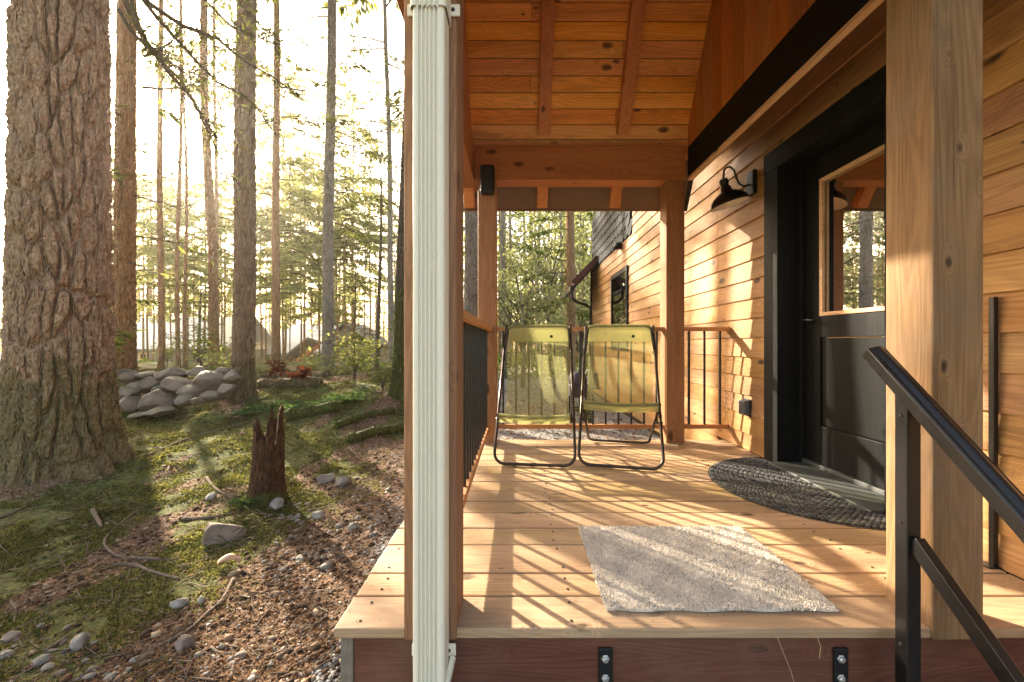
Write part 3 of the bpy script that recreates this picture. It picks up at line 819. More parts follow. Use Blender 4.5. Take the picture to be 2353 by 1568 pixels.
# ------------------------------------------------------------------ wall lamp, speaker, outlet
lamp = thing('wall_lamp', (1.77, 3.07, 2.03), 'black gooseneck barn lamp on the cedar wall left of the door', 'lamp')
mb = MB(); mb.box(1.742,1.775,3.0,3.10,1.94,2.12); mb.build('back_plate', M['steel_black'], lamp, bevel=0.006)
mb = MB(); mb.tube([(1.75,3.05,2.02),(1.70,3.05,2.01),(1.665,3.05,2.03),(1.645,3.05,2.08),(1.628,3.05,2.13),(1.60,3.05,2.155),(1.57,3.05,2.15),(1.552,3.05,2.125),(1.549,3.05,2.07)],0.0075,8)
mb.build('gooseneck', M['steel_black'], lamp, smooth=True)
T = Matrix.Translation((1.587,3.05,1.917)) @ Matrix.Rotation(math.radians(-15),4,'Y')
mb = MB(); mb.lathe([(0.0,0.15),(0.026,0.15),(0.030,0.142),(0.030,0.115),(0.026,0.11),(0.026,0.092),(0.036,0.085),(0.038,0.055),(0.06,0.046),(0.1,0.022),(0.125,-0.012),(0.134,-0.04),(0.138,-0.042),(0.134,-0.046)],T,32)
so = mb.build('lamp_shade', M['steel_black'], lamp, smooth=True)
mb = MB(); mb.lathe([(0.132,-0.044),(0.122,-0.013),(0.098,0.018),(0.058,0.041),(0.0,0.046)],T,32); mb.build('shade_lining', M['white_in'], so, smooth=True)
mb = MB(); mb.lathe([(0,0.045),(0.014,0.04),(0.016,0.02),(0.026,0.0),(0.028,-0.018),(0.018,-0.034),(0,-0.038)],T,16); mb.build('bulb', M['white_in'], lamp, smooth=True)

spk = thing('speaker', (-0.245, 3.30, 2.15), 'small black outdoor speaker mounted high on the left rear post', 'speaker')
mb = MB(); mb.box(-0.305,-0.188,3.235,3.328,2.035,2.262); so = mb.build('housing', M['plastic_black'], spk, bevel=0.022, seg=4)
mb = MB(); mb.box(-0.292,-0.201,3.230,3.237,2.055,2.242); mb.build('grille', M['plastic_black'], spk, bevel=0.012, seg=3)
mb = MB(); mb.box(-0.27,-0.225,3.32,3.341,2.12,2.17); mb.build('bracket', M['steel_black'], spk)

ob = thing('outlet_box', (1.775, 3.13, 0.33), 'dark weatherproof outlet cover on the sunlit cedar wall near the floor', 'outlet')
mb = MB(); mb.box(1.72,1.774,3.085,3.165,0.275,0.385); mb.build('cover', M['plastic_grey'], ob, bevel=0.012, seg=3)
mb = MB(); mb.box(1.768,1.778,3.075,3.178,0.265,0.395); mb.build('back_plate', M['plastic_black'], ob, bevel=0.004)

# ------------------------------------------------------------------ chairs
def upath(x, a, b, r=0.06, xb=None, k=6):          # U: up one side from b to a(level), across at a, back; a,b are (y,z)
    xb = x if xb is None else xb
    A, B = Vector((0,a[0],a[1])), Vector((0,b[0],b[1]))
    d = (B-A).normalized()
    pts = [B + Vector((-xb,0,0))]
    for i in range(k+1):
        t = PI/2*i/k
        pts.append(A + Vector((-x+r*(1-math.sin(t)) if False else -x + r*(1-math.cos(t)),0,0)) + d*(r*(1-math.sin(t))))
    for i in range(k+1):
        t = PI/2*(1-i/k)
        pts.append(A + Vector((x - r*(1-math.cos(t)),0,0)) + d*(r*(1-math.sin(t))))
    pts.append(B + Vector((xb,0,0)))
    return pts
def chair(loc, rz, label, seat, rear, sling):
    t = thing('folding_chair', loc, label, 'chair', 'folding mesh chairs on the porch')
    def part(mb, name, mt, sm=True):
        o = mb.build(name, mt, None, smooth=sm); o.parent = t; return o
    TOP = (0.50, 0.955)
    mb = MB(); mb.tube(upath(0.272, (0.0,0.012), TOP, 0.075, 0.252), 0.0105, 10); part(mb, 'leg_frame', M['bronze'])
    mb = MB(); mb.tube(upath(0.240, TOP, (0.40,0.775), 0.05, 0.252), 0.0105, 10); part(mb, 'back_frame', M['bronze'])
    mb = MB(); mb.tube(upath(0.240, rear, seat, 0.06, 0.246), 0.0095, 10); part(mb, 'rear_frame', M['bronze'])
    mb = MB(); mb.tube([(u*0.25,seat[0]+0.008*(1-u*u),seat[1]-0.016*(1-u*u)) for u in (-1,-.75,-.5,-.25,0,.25,.5,.75,1)], 0.0095, 10); part(mb, 'seat_bar', M['bronze'])
    # crossing point of the two frames in the y/z plane
    for s in (-1, 1):
        mb = MB(); mb.tube([(s*0.236,0.148,0.285),(s*0.282,0.148,0.285)], 0.008, 8); part(mb, 'pivot_bolt', M['steel_black'])
    mb = MB()
    hw = 0.236; nx_ = 13; prof = sling
    for (y, z) in prof:
        for i in range(nx_):
            u = -1 + 2*i/(nx_-1)
            sag = 0.018*(1-u*u)
            mb.v.append((u*hw, y+sag*0.8, z - sag*(1.0 if z < 0.5 else 0.1)))
    for r in range(len(prof)-1):
        for i in range(nx_-1):
            b = r*nx_+i; mb.face(b, b+1, b+nx_+1, b+nx_)
    part(mb, 'sling', M['sling'])
    nx_ = 31
    mb = MB()                                       # doubled sleeve round the top tube
    rows = []
    for i in range(11):
        a = PI*i/10 - 0.1
        rows.append((TOP[0] - 0.014*math.cos(a), TOP[1] + 0.014*math.sin(a)))
    sleeve = [(0.455,0.835),(0.468,0.88),(0.48,0.93)] + rows + [(0.512,0.93),(0.498,0.88),(0.483,0.835)]
    for (y, z) in sleeve:
        for i in range(nx_):
            u = -1 + 2*i/(nx_-1)
            rc = 0.06; e = max(0.0, abs(u)*0.255 - (0.255-rc))
            drop = rc - math.sqrt(max(0, rc*rc-e*e))
            dz = drop*min(1.0, max(0.0, (z-0.84)/0.08))
            mb.v.append((u*0.255, y-dz*0.5, z-dz))
    for r in range(len(sleeve)-1):
        for i in range(nx_-1):
            b = r*nx_+i; mb.face(b, b+1, b+nx_+1, b+nx_)
    part(mb, 'headrest_sleeve', M['sling2'])
    mb = MB(); mb.lathe([(0,0.003),(0.010,0.003),(0.012,0)], Matrix.Translation((0.105,0.463,0.875)) @ Matrix.Rotation(PI/2+0.2,4,'X'), 12); part(mb, 'eyelet', M['plastic_black'])
    # rolled front hem of the seat
    mb = MB(); n = 14
    for (dy, dz) in ((0.02,-0.002),(0.010,0.010),(0.0,0.013),(-0.012,0.008),(-0.015,-0.004),(-0.012,-0.02),(-0.008,-0.045),(0.01,-0.05)):
        for i in range(n):
            u = -1+2*i/(n-1)
            mb.v.append((u*0.238, seat[0]+dy+0.008*(1-u*u), seat[1]+dz-0.014*(1-u*u)))
    for r in range(7):
        for i in range(n-1):
            b = r*n+i; mb.face(b, b+1, b+n+1, b+n)
    part(mb, 'seat_hem', M['sling2'])
    t.rotation_euler = (0,0,rz)
    return t
slA = [(0.455,0.84),(0.45,0.74),(0.44,0.62),(0.425,0.50),(0.395,0.41),(0.34,0.345),(0.26,0.305),(0.17,0.29),(0.09,0.295),(0.03,0.315),(0.0,0.335)]
slB = [(0.455,0.84),(0.45,0.75),(0.445,0.65),(0.43,0.54),(0.40,0.46),(0.35,0.41),(0.27,0.38),(0.18,0.375),(0.10,0.39),(0.03,0.415),(0.0,0.428)]
chair((0.108, 2.70, 0.004), math.radians(-6), 'green mesh folding chair nearer the left railing, its seat hanging lower', (0.0,0.34), (0.60,0.19), slA)
chair((0.672, 2.655, 0.004), math.radians(-13), 'green mesh folding chair beside the right rear post, seat raised above the floor bar', (0.0,0.43), (0.70,0.012), slB)

# ------------------------------------------------------------------ mats
def rug():
    q = NT('pale_woven_rug'); i = q.island(); co = q.obj()
    n = q.noise(co, 6.0, 5.0, 0.7)
    c = q.mix(i, (0.52,0.465,0.395), (0.80,0.745,0.66))
    c = q.mix(q.math('LESS_THAN', i, 0.035), c, (0.14,0.11,0.09))
    c = q.mix(q.mapr(n, 0.56, 0.72, 0, 0.4), c, (0.36,0.25,0.18))
    m = q.end(q.bsdf(c, 0.95, 0, None, 0.1))
    mb = MB()
    x0, x1, y0, y1 = 0.272, 0.985, 1.247, 1.80
    nxr, nyr = 60, 46
    for layer in (0, 1):
        for j in range(nyr+1):
            for k in range(nxr+1):
                u, v = k/nxr, j/nyr
                x = x0+(x1-x0)*u + 0.004*math.sin(v*19); y = y0+(y1-y0)*v + 0.004*math.sin(u*23+1)
                z = 0.003 if layer == 0 else 0.010 + 0.002*math.sin(x*31)*math.sin(y*27)
                mb.v.append((x, y, z))
    N = (nxr+1)*(nyr+1)
    for j in range(nyr):
        for k in range(nxr):
            b = j*(nxr+1)+k
            mb.face(N+b, N+b+1, N+b+nxr+2, N+b+nxr+1)
    ring = [k for k in range(nxr+1)] + [j*(nxr+1)+nxr for j in range(1,nyr+1)] + [nyr*(nxr+1)+k for k in range(nxr-1,-1,-1)] + [j*(nxr+1) for j in range(nyr-1,0,-1)]
    for a, b in zip(ring, ring[1:]+ring[:1]): mb.face(a, b, N+b, N+a)
    # looped pile
    rg = np.random.default_rng(4); n_ = 42000
    px_ = rg.uniform(x0-0.004, x1+0.004, n_); py_ = rg.uniform(y0-0.004, y1+0.004, n_)
    an = rg.uniform(0, 2*PI, n_); ln = rg.uniform(0.003, 0.0075, n_)
    base = len(mb.v)
    for k in range(n_):
        cx, cy, a, l = px_[k], py_[k], an[k], ln[k]
        dx, dy = math.cos(a)*0.0028, math.sin(a)*0.0028
        mb.v.append((cx-dx, cy-dy, 0.006)); mb.v.append((cx+dx, cy+dy, 0.006)); mb.v.append((cx+dy*1.3+rnd.uniform(-.003,.003), cy-dx*1.3+rnd.uniform(-.003,.003), 0.011+l))
        b = base+3*k; mb.face(b, b+1, b+2)
    o = mb.build('rug', m)
    return meta(o, 'pale beige woven rug lying flat at the front of the deck', 'rug')
rug()
def halfmoon():
    q = NT('charcoal_braid'); i = q.island()
    c = q.mix(i, (0.035,0.034,0.034), (0.115,0.11,0.105))
    m = q.end(q.bsdf(c, 0.85, 0, None, 0.25))
    mb = MB(); cx, cy = 1.735, 2.345
    ico = [(math.cos(PI/3*k)*math.cos(t), math.sin(PI/3*k)*math.cos(t), math.sin(t)) for t in (-0.5, 0.5) for k in range(6)] + [(0,0,1),(0,0,-1)]
    fcs = [(k,(k+1)%6,6+(k+1)%6,6+k) for k in range(6)] + [(6+k,6+(k+1)%6,12) for k in range(6)] + [((k+1)%6,k,13) for k in range(6)]
    def lump(x, y, z, a, l, wd, h):
        ca_, sa_ = math.cos(a), math.sin(a)
        mb.add([(x+ca_*p[0]*l-sa_*p[1]*wd, y+sa_*p[0]*l+ca_*p[1]*wd, z+p[2]*h) for p in ico], fcs)
    r = 0.03; k = 0
    while r < 0.575:
        n_ = max(4, int(PI*r/0.026))
        for j in range(n_):
            ph = PI/2 + PI*(j+0.5)/n_
            for s in (-1, 1):
                rr_ = r + s*0.0065; off = 0.5*s*0.5*PI/n_
                x = cx + rr_*math.cos(ph+off); y = cy + rr_*math.sin(ph+off)*0.99
                lump(x, y, 0.0075+rnd.uniform(-.0006,.0006), ph+PI/2+s*0.55, 0.0155, 0.0085, 0.0055)
        r += 0.0275; k += 1
    # woven base sheet
    pts = [(cx,cy-0.575)] + [(cx+0.575*math.cos(PI/2+PI*j/40), cy+0.57*math.sin(PI/2+PI*j/40)) for j in range(40,-1,-1)]
    b = len(mb.v); mb.v.extend((x,y,0.005) for x,y in pts); mb.face(*range(b, b+len(pts)))
    o = mb.build('doormat', m)
    return meta(o, 'charcoal braided half round doormat in front of the black door', 'doormat')
halfmoon()

# dry grass stems leaning on the deck front
for i, (p, lb) in enumerate((([(1770,1438),(1785,1462),(1800,1500),(1818,1545),(1828,1580)],'long dry grass stem hanging over the deck fascia'),
               ([(1866,1446),(1878,1465),(1886,1487),(1883,1513)],'short kinked dry grass stem hanging over the deck edge'))):
    mb = MB(); mb.tube([W(x,y,1.162-0.006*k) for k,(x,y) in enumerate(p)], 0.0009, 5)
    meta(mb.build('grass_stem', plain('dry_straw_'+'ab'[i], (0.42,0.33,0.19), 0.8)), lb, 'grass stem')

# ------------------------------------------------------------------ foliage tools
def sunny(P, pad=0.0):
    """True where something at P would shade the porch opening (those boughs were pruned)"""
    P = np.atleast_2d(np.asarray(P, float))
    t = (0.7-P[:,0])/0.995
    qy = P[:,1]-t; qz = P[:,2]-0.643*t
    tg = (P[:,2]+0.35)/0.643; gx = P[:,0]+0.995*tg; gy = P[:,1]-tg
    grd = (gx > -3.4) & (gx < 1.8) & (gy > 0.8) & (gy < 6.0)
    return grd | (t > 0) & (qy > 0.2-pad) & (qy < 5.2+pad) & (qz > -0.9-pad) & (qz < 2.5+pad)
def fir_branches(g, specs, dens=60, spray=(0.12,0.30), wd=0.045, bare=0.25):
    """specs: (origin, azimuth, length, rise, droop). returns branch MB and leaf arrays"""
    mb = MB(); Vs = []; Fs = []; off = 0
    for (o, az, L, rise, droop) in specs:
        if sunny([(o[0]+math.cos(az)*L*0.5, o[1]+math.sin(az)*L*0.5, o[2])])[0] and g.random() < (0.85 if o[1] < 50 else 0.2): continue
        d = np.array([math.cos(az), math.sin(az), 0.0]); o = np.array(o)
        ts = np.linspace(0, 1, 7)
        wob = g.normal(0, 0.02*L, (7,3)); wob[0] = 0
        pts = np.array([o + d*L*t + np.array([0,0,rise*L*t - droop*L*t*t]) for t in ts]) + wob*ts[:,None]
        mb.tube([tuple(p) for p in pts], [max(0.004, 0.013*L*(1-0.85*t)) for t in ts], 5, caps=False)
        n = int(dens*L)
        if n < 3: continue
        t = np.sort(g.uniform(bare, 1.0, n))
        idx = np.clip((t*6).astype(int), 0, 5); fr_ = (t*6-idx)[:,None]
        B = pts[idx]*(1-fr_) + pts[idx+1]*fr_
        side = np.where(g.random(n) < 0.5, -1, 1)[:,None]
        perp = np.array([-d[1], d[0], 0.0])[None,:]
        tw = (1.15-t)[:,None]*g.uniform(0.15, 0.5, (n,1))*L*0.6
        out = side*perp*0.85 + d[None,:]*0.55 + g.normal(0, 0.12, (n,3))
        base = B + out*tw*g.uniform(0, 1, (n,1)) + np.array([0,0,-0.25])*tw*g.uniform(0,1,(n,1))
        D = out + np.array([0,0,-0.35]) + g.normal(0, 0.25, (n,3))
        Nn = np.array([0,0,1.0])[None,:] + g.normal(0, 0.45, (n,3))
        ln = g.uniform(spray[0], spray[1], n)
        kp = ~(sunny(base) & (g.random(n) < (0.95 if o[1] < 50 else 0.35)))
        if not kp.any(): continue
        V, Fq = kites(base[kp], D[kp], Nn[kp], ln[kp], wd*g.uniform(0.6, 1.4, kp.sum()))
        Vs.append(V); Fs.append(Fq+off); off += len(V)
    return mb, (np.concatenate(Vs) if Vs else None), (np.concatenate(Fs) if Fs else None)

def bark_relief(TH, ZZ, nc, vh, seed):
    u = TH/(2*PI)*nc; v = ZZ/vh
    u = u + 0.55*(vnoise(u*0.8, v*1.5, seed)-0.5) + 0.42*(fbm(TH*14, ZZ*3.2/vh, seed+1, 3)-0.45)
    v = v + 0.7*(vnoise(u*0.9+40, v*0.9, seed+2)-0.5)
    iu, iv = np.floor(u), np.floor(v)
    f1 = np.full(u.shape, 9.0); f2 = np.full(u.shape, 9.0)
    for a in (-1,0,1):
        for b in (-1,0,1):
            cu, cv = iu+a, iv+b
            pu = cu + 0.1+0.8*_h(np.mod(cu, nc), cv, seed+3); pv = cv + 0.05+0.9*_h(np.mod(cu, nc), cv, seed+4)
            d = np.hypot(pu-u, pv-v)
            nf1 = np.minimum(f1, d); f2 = np.minimum(np.maximum(f1, d), f2); f1 = nf1
    return np.clip((f2-f1-0.07)/0.22, 0, 1)**0.8
def trunk_mesh(base, top, R0, R1, flare=0.6, fz=0.5, n=22, seed=0, relief=0.0):
    g = np.random.default_rng(seed)
    Hh = top[2]-base[2]
    zs = np.concatenate([np.arange(-0.25, 1.2, 0.08), np.arange(1.2, Hh, 0.35), [Hh]])
    if relief:
        n = 110; zs = np.concatenate([np.arange(-0.25, 8.5, 0.026), np.arange(8.5, Hh, 0.35), [Hh]])
    th = np.linspace(0, 2*PI, n, endpoint=False)
    V = []
    for z in zs:
        t = max(0, z)/Hh
        r = R0 + (R1-R0)*t
        c = np.array(base)[:2] + (np.array(top)[:2]-np.array(base)[:2])*t + 0.03*np.array([math.sin(z*0.7+seed), math.cos(z*0.6+seed*2)])*min(1, z/3 if z>0 else 0)
        fl = flare*math.exp(-max(0,z+0.05)/fz*2.2)
        rr_ = r*(1 + fl*(0.55+0.45*np.cos(th*5+seed)*np.cos(th*2+seed*3)) + 0.05*(vnoise(th*3.0+seed, np.full_like(th, z*2.0), seed)-0.5) + 0.07*(vnoise(th*6.0, np.full_like(th, z*1.1+3), seed+1)-0.5))
        if relief: rr_ = rr_ + R0*relief*(bark_relief(th, np.full_like(th, z), 22, R0*0.95, seed+7)-1.0)
        V.append(np.stack([c[0]+rr_*np.cos(th), c[1]+rr_*np.sin(th), np.full(n, base[2]+z)], 1))
    V = np.concatenate(V); Fq = []
    for i in range(len(zs)-1):
        k = np.arange(n); k2 = (k+1) % n
        Fq.append(np.stack([i*n+k, i*n+k2, (i+1)*n+k2, (i+1)*n+k], 1))
    return V, np.concatenate(Fq)

TREES = 'tall conifer trunks standing in the forest'
def tree(label, xb, xt, Z, width, bark, Ht=18.0, seed=1, nb=10, zlo=2.0, zhi=9.0, blen=1.6, dens=45, dead=6, leaf='needle', crown=True, flare=0.5, name='conifer_tree', group=TREES, azr=None, wdl=0.045, spray=(0.12,0.30)):
    th = math.atan2(xb-VX, F)
    R = width/2*Z/F*math.cos(th)**1.5
    X = (xb-VX)*Z/F
    z0 = float(zg(X, Z))
    slope = ((xt-xb)*Z/F)/(788*Z/F + H - z0)
    base = (X, Z, z0); top = (X+slope*Ht, Z, z0+Ht)
    t = thing(name, base, label, 'tree', group)
    V, Fq = trunk_mesh(base, top, R*1.06, R*0.35, flare, 0.45, 22, seed, 0.16 if width >= 26 and Z < 11 else 0.0)
    np_mesh('trunk', V, Fq, M[bark], t, smooth=True)
    g = np.random.default_rng(seed+100)
    specs = []
    for i in range(nb):
        z = g.uniform(zlo, zhi); az = g.uniform(0, 2*PI) if azr is None else g.uniform(*azr)
        specs.append(((X+slope*(z-z0), Z, z), az, blen*g.uniform(0.6, 1.25), g.uniform(-0.1,0.1), g.uniform(0.12,0.4)))
    mbs, Vl, Fl = fir_branches(g, specs, dens, spray, wdl)
    dspec = []
    for i in range(dead):
        z = g.uniform(1.2, zhi); dspec.append(((X+slope*(z-z0), Z, z), g.uniform(0,2*PI), blen*g.uniform(0.3,0.8), g.uniform(-0.1,0.1), g.uniform(0.0,0.25)))
    mb2, _, _ = fir_branches(g, dspec, 0)
    b = len(mbs.v); mbs.v += mb2.v; mbs.f += [tuple(i+b for i in f) for f in mb2.f]; mbs.mi += mb2.mi
    Cv, Cf = [], []
    if Vl is not None: Cv.append(Vl); Cf.append(Fl)
    if crown:                                       # top crown, above the picture
        cs = []
        zt0 = max(zhi, 0.55*math.hypot(X, Z)+4.0)
        z1 = z0+Ht
        k = 0
        while zt0 + k*0.35 < z1:
            z = zt0+k*0.35; f_ = 1-(z-zt0)/(z1-zt0)
            cs.append(((X+slope*(z-z0), Z, z), g.uniform(0,2*PI), 0.4+2.0*f_*g.uniform(0.7,1.1), 0.1, 0.35)); k += 1
        mb3, V3, F3 = fir_branches(g, cs, 26, (0.25,0.5), 0.11, 0.1)
        b = len(mbs.v); mbs.v += mb3.v; mbs.f += [tuple(i+b for i in f) for f in mb3.f]; mbs.mi += mb3.mi
        if V3 is not None:
            Cf.append(F3 + sum(len(v) for v in Cv)); Cv.append(V3)
    if mbs.v: mbs.build('branches', M['branch'], t, smooth=True)
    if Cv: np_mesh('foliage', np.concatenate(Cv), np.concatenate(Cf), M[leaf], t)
    return t

# ------------------------------------------------------------------ the big fir on the left
def big_fir():
    X, Y = TREE_A; z0 = -0.42
    t = thing('fir_tree', (X, Y, z0), 'massive fir with deeply furrowed bark and mossy flared base in the left foreground', 'tree')
    n = 360
    zs = np.concatenate([np.arange(-0.15, 4.6, 0.0085), np.arange(4.6, 22.0, 0.25)])
    th = np.linspace(0, 2*PI, n, endpoint=False)
    TH, ZZ = np.meshgrid(th, zs)
    R = 0.330 - 0.0065*np.maximum(ZZ, 0)
    R = R + 0.24*np.exp(-(ZZ+0.05)/0.22)*(0.75+0.4*np.cos(TH*4+0.6)*np.cos(TH*3+1.9)) + 0.075*np.exp(-(ZZ)/0.7)
    # furrowed bark: stretched cells, periodic round the trunk
    plate = bark_relief(TH, ZZ, 24, 0.42, 5)
    fine = fbm(TH*0.32*60, ZZ*45, 7, 3); mid = fbm(TH*0.32*22, ZZ*9, 8, 3)
    flake = vnoise(TH*0.32*38+3*mid, ZZ*55, 19)
    hgt = 0.060*(plate-1.0)*(0.5+0.9*vnoise(TH*3, ZZ*1.2, 23)) + 0.020*(mid-0.5)*plate + 0.026*(fine-0.45) + 0.008*plate*np.where(flake>0.55, 1, 0)
    R = R + hgt*np.where(ZZ < 0.4, 0.7+0.3*np.clip(ZZ/0.4, 0, 1), 1.0)
    cx = X - 0.0*ZZ; cy = Y + 0*ZZ
    V = np.stack([(cx+R*np.cos(TH)).ravel(), (cy+R*np.sin(TH)).ravel(), (z0+ZZ).ravel()], 1)
    m = len(zs); k = np.arange(n); k2 = (k+1) % n
    ii = np.arange(m-1)[:,None]*n
    Fq = np.stack([ii+k, ii+k2, ii+n+k2, ii+n+k], 2).reshape(-1, 4)
    np_mesh('trunk', V, Fq, M['bark_big'], t, smooth=True)
    # long drooping branches at the top of the picture
    lines = [
      ([(262,-60),(300,30),(330,90),(390,170),(440,225),(480,290),(505,330)], 3.55, 4.3, 0.016),
      ([(300,-40),(345,10),(420,60),(500,90),(560,140),(640,185),(700,235)], 3.6, 4.6, 0.015),
      ([(290,-50),(360,40),(450,140),(500,190),(560,220),(600,260),(640,320)], 3.7, 4.9, 0.013),
      ([(430,-40),(480,10),(530,60),(590,85),(642,108)], 4.4, 4.7, 0.011),
      ([(325,200),(370,205),(420,202),(450,192),(472,182)], 4.6, 5.0, 0.009),
      ([(272,20),(300,70),(340,110),(400,150),(450,170)], 3.5, 4.0, 0.010),
      ([(285,-60),(320,60),(350,120),(420,190),(470,285),(515,380),(560,440)], 3.9, 5.0, 0.012),
      ([(330,130),(360,120),(395,95),(415,60)], 3.9, 4.2, 0.008),
      ([(520,-40),(560,20),(610,70),(648,100)], 4.8, 5.0, 0.010),
    ]
    g = np.random.default_rng(77)
    br = MB(); Vs = []; Fs = []; off = 0
    for pts, za, zb, r in lines:
        n_ = len(pts)
        P = [Vector(W(x, y, za+(zb-za)*i/(n_-1))) for i, (x, y) in enumerate(pts)]
        br.tube(P, [1.7*r*(1-0.75*i/(n_-1)) for i in range(n_)], 7)
        tot = n_*11
        for _ in range(tot):
            s = g.uniform(0.25, 0.98)*(n_-1); i = int(s); p = P[i].lerp(P[min(i+1,n_-1)], s-i)
            d = Vector((g.normal(0.25,0.5), g.normal(0,0.5), g.normal(-0.15,0.4))).normalized()
            l = g.uniform(0.06, 0.32)
            q = p + d*l + Vector((0,0,-0.15*l)); mid_ = p.lerp(q, 0.5)+Vector((0,0,0.08*l))
            br.tube([p, mid_, q], [0.0042,0.0032,0.0015], 4, caps=False)
            if g.random() < 0.4:
                nl = 6
                tt = g.uniform(0.3, 1, nl)[:,None]
                B = np.array(p)[None]*(1-tt)+np.array(q)[None]*tt
                D = np.array(d)[None]*0.6+g.normal(0,0.5,(nl,3)); Nn = np.array([0,0,1.0])[None]+g.normal(0,0.5,(nl,3))
                v_, f_ = kites(B, D, Nn, g.uniform(0.04,0.09,nl), g.uniform(0.012,0.022,nl))
                Vs.append(v_); Fs.append(f_+off); off += len(v_)
    # bring the branches home to the trunk
    for hz, rz in ((4.3, 0.02), (4.45, 0.018), (4.2, 0.016)):
        pass
    br.build('branches', M['branch'], t, smooth=True)
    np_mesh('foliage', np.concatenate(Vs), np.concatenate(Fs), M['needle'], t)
    return t
big_fir()

# the trunks behind it (pixels at the base, pixels at the frame's top, depth, width in pixels)
tree('dark fir trunk just right of the massive fir, green sprays down its side', 284, 291, 6.2, 66, 'bark_warm', 20, 2, 16, 0.6, 4.6, 1.0, 90, 5, azr=(-1.9, 0.6), crown=True)
tree('slender trunk rising just right of the fir with green sprays', 371, 369, 7.9, 19, 'bark_warm', 15, 3, 12, 1.5, 7, 1.0, 75, 10, wdl=0.03, spray=(0.08,0.2))
tree('thin trunk, left one of a close pair behind the boulder wall', 409, 414, 9.4, 13, 'bark_warm', 15, 4, 14, 2, 8, 1.1, 75, 10, wdl=0.03, spray=(0.08,0.2))
tree('very thin trunk, right one of a close pair behind the boulder wall', 425, 422, 10.0, 11, 'bark_warm', 9.5, 5, 14, 2, 7, 1.0, 75, 8, wdl=0.03, spray=(0.08,0.2))
tree('leaning reddish trunk between the close pair and the stout mossy trunk', 493, 468, 10.3, 27, 'bark_warm', 19, 6, 20, 2.2, 9, 1.5, 75, 10, wdl=0.03, spray=(0.08,0.2))
tree('faint thin trunk partly behind the leaning reddish trunk', 500, 492, 15.0, 14, 'bark_warm', 19, 16, 22, 2.5, 12, 1.7, 75, 8, wdl=0.04, spray=(0.1,0.24))
tree('stout straight trunk with mossy foot right of the boulder wall', 557, 572, 6.0, 60, 'bark', 22, 7, 12, 2.6, 7, 1.0, 75, 12, flare=0.35, wdl=0.026, spray=(0.07,0.16))
tree('straight slim trunk behind the red dead fronds', 634, 635, 11.0, 22, 'bark_warm', 19, 8, 22, 2.6, 9.5, 1.5, 80, 8, azr=(-1.2, 0.9), wdl=0.032, spray=(0.09,0.22))
tree('pale grey trunk standing behind the dark fallen logs', 753, 762, 10.0, 29, 'bark_grey', 20, 9, 16, 2.6, 9, 1.5, 75, 10, wdl=0.03, spray=(0.09,0.2))
tree('thin pale trunk right of the pale grey one, near the downspout', 902, 886, 12.5, 15, 'bark_grey', 17, 10, 22, 2.0, 10.5, 1.6, 75, 8, wdl=0.035, spray=(0.09,0.22))
tree('dark mossy trunk with spreading sunlit roots beside the porch post', 917, 940, 6.1, 30, 'bark_moss', 18, 11, 4, 3.0, 5, 0.9, 40, 14, flare=1.3)
tree('grey trunk seen through the gap between the two left porch posts', 1080, 1078, 7.5, 34, 'bark_grey', 18, 12, 3, 4, 8, 1.2, 30, 6)
tree('brown trunk in the porch opening, left of the shingled wall', 1311, 1311, 12.0, 22, 'bark_warm', 19, 13, 14, 1.5, 7, 1.9, 60, 4, leaf='leaf')
tree('thin grey trunk nearest the left rear post in the porch opening', 1158, 1155, 14.0, 13, 'bark_grey', 18, 14, 14, 1.5, 7, 1.9, 60, 4, leaf='leaf')
tree('thinnest distant trunk, middle of the porch opening', 1236, 1240, 19.0, 10, 'bark_grey', 18, 15, 16, 2, 9, 2.0, 55, 4, leaf='leaf')
tree('small distant trunk left of the brown one in the porch opening', 1288, 1291, 17.0, 8, 'bark_grey', 14, 18, 14, 1.5, 8, 2.0, 55, 4, leaf='leaf')
for i, (x, Z, w_, ht) in enumerate(((340,25,11,21),(378,28,11,24),(432,26,10,22),(470,27,11,24),(508,25,10,20),(600,27,10,22),(650,25,9,19),(700,28,10,22),(735,26,9,18),(810,27,10,20),(850,25,9,17),(352,17,9,9),(392,20,9,11),(447,18,8,10),(515,22,11,12),(612,19,9,9),(668,17,6,10),(690,24,9,12),(716,20,6,9),(795,18,7,9),(838,22,8,11),(330,26,12,14),(585,28,12,14),(655,30,12,14),(775,29,12,14),(480,30,12,14))):
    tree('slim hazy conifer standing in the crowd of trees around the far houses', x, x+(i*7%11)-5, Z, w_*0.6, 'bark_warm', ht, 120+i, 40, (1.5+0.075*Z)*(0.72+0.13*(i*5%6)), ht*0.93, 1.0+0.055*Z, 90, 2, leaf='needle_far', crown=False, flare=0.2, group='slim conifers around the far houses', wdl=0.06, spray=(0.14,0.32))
for i, (x, Z, w_) in enumerate(((1172,20,8),(1204,24,8),(1222,18,6),(1262,26,9),(1276,21,6),(1333,24,8))):
    tree('slim pale trunk among several in the far porch opening', x, x+(i*5%7)-3, Z, w_, 'bark_grey', 17, 160+i, 16, 2.0, 15, 1.6, 55, 3, leaf='leaf_bright', crown=False, flare=0.2, group='slim pale trunks in the porch opening', wdl=0.06, spray=(0.1,0.25))
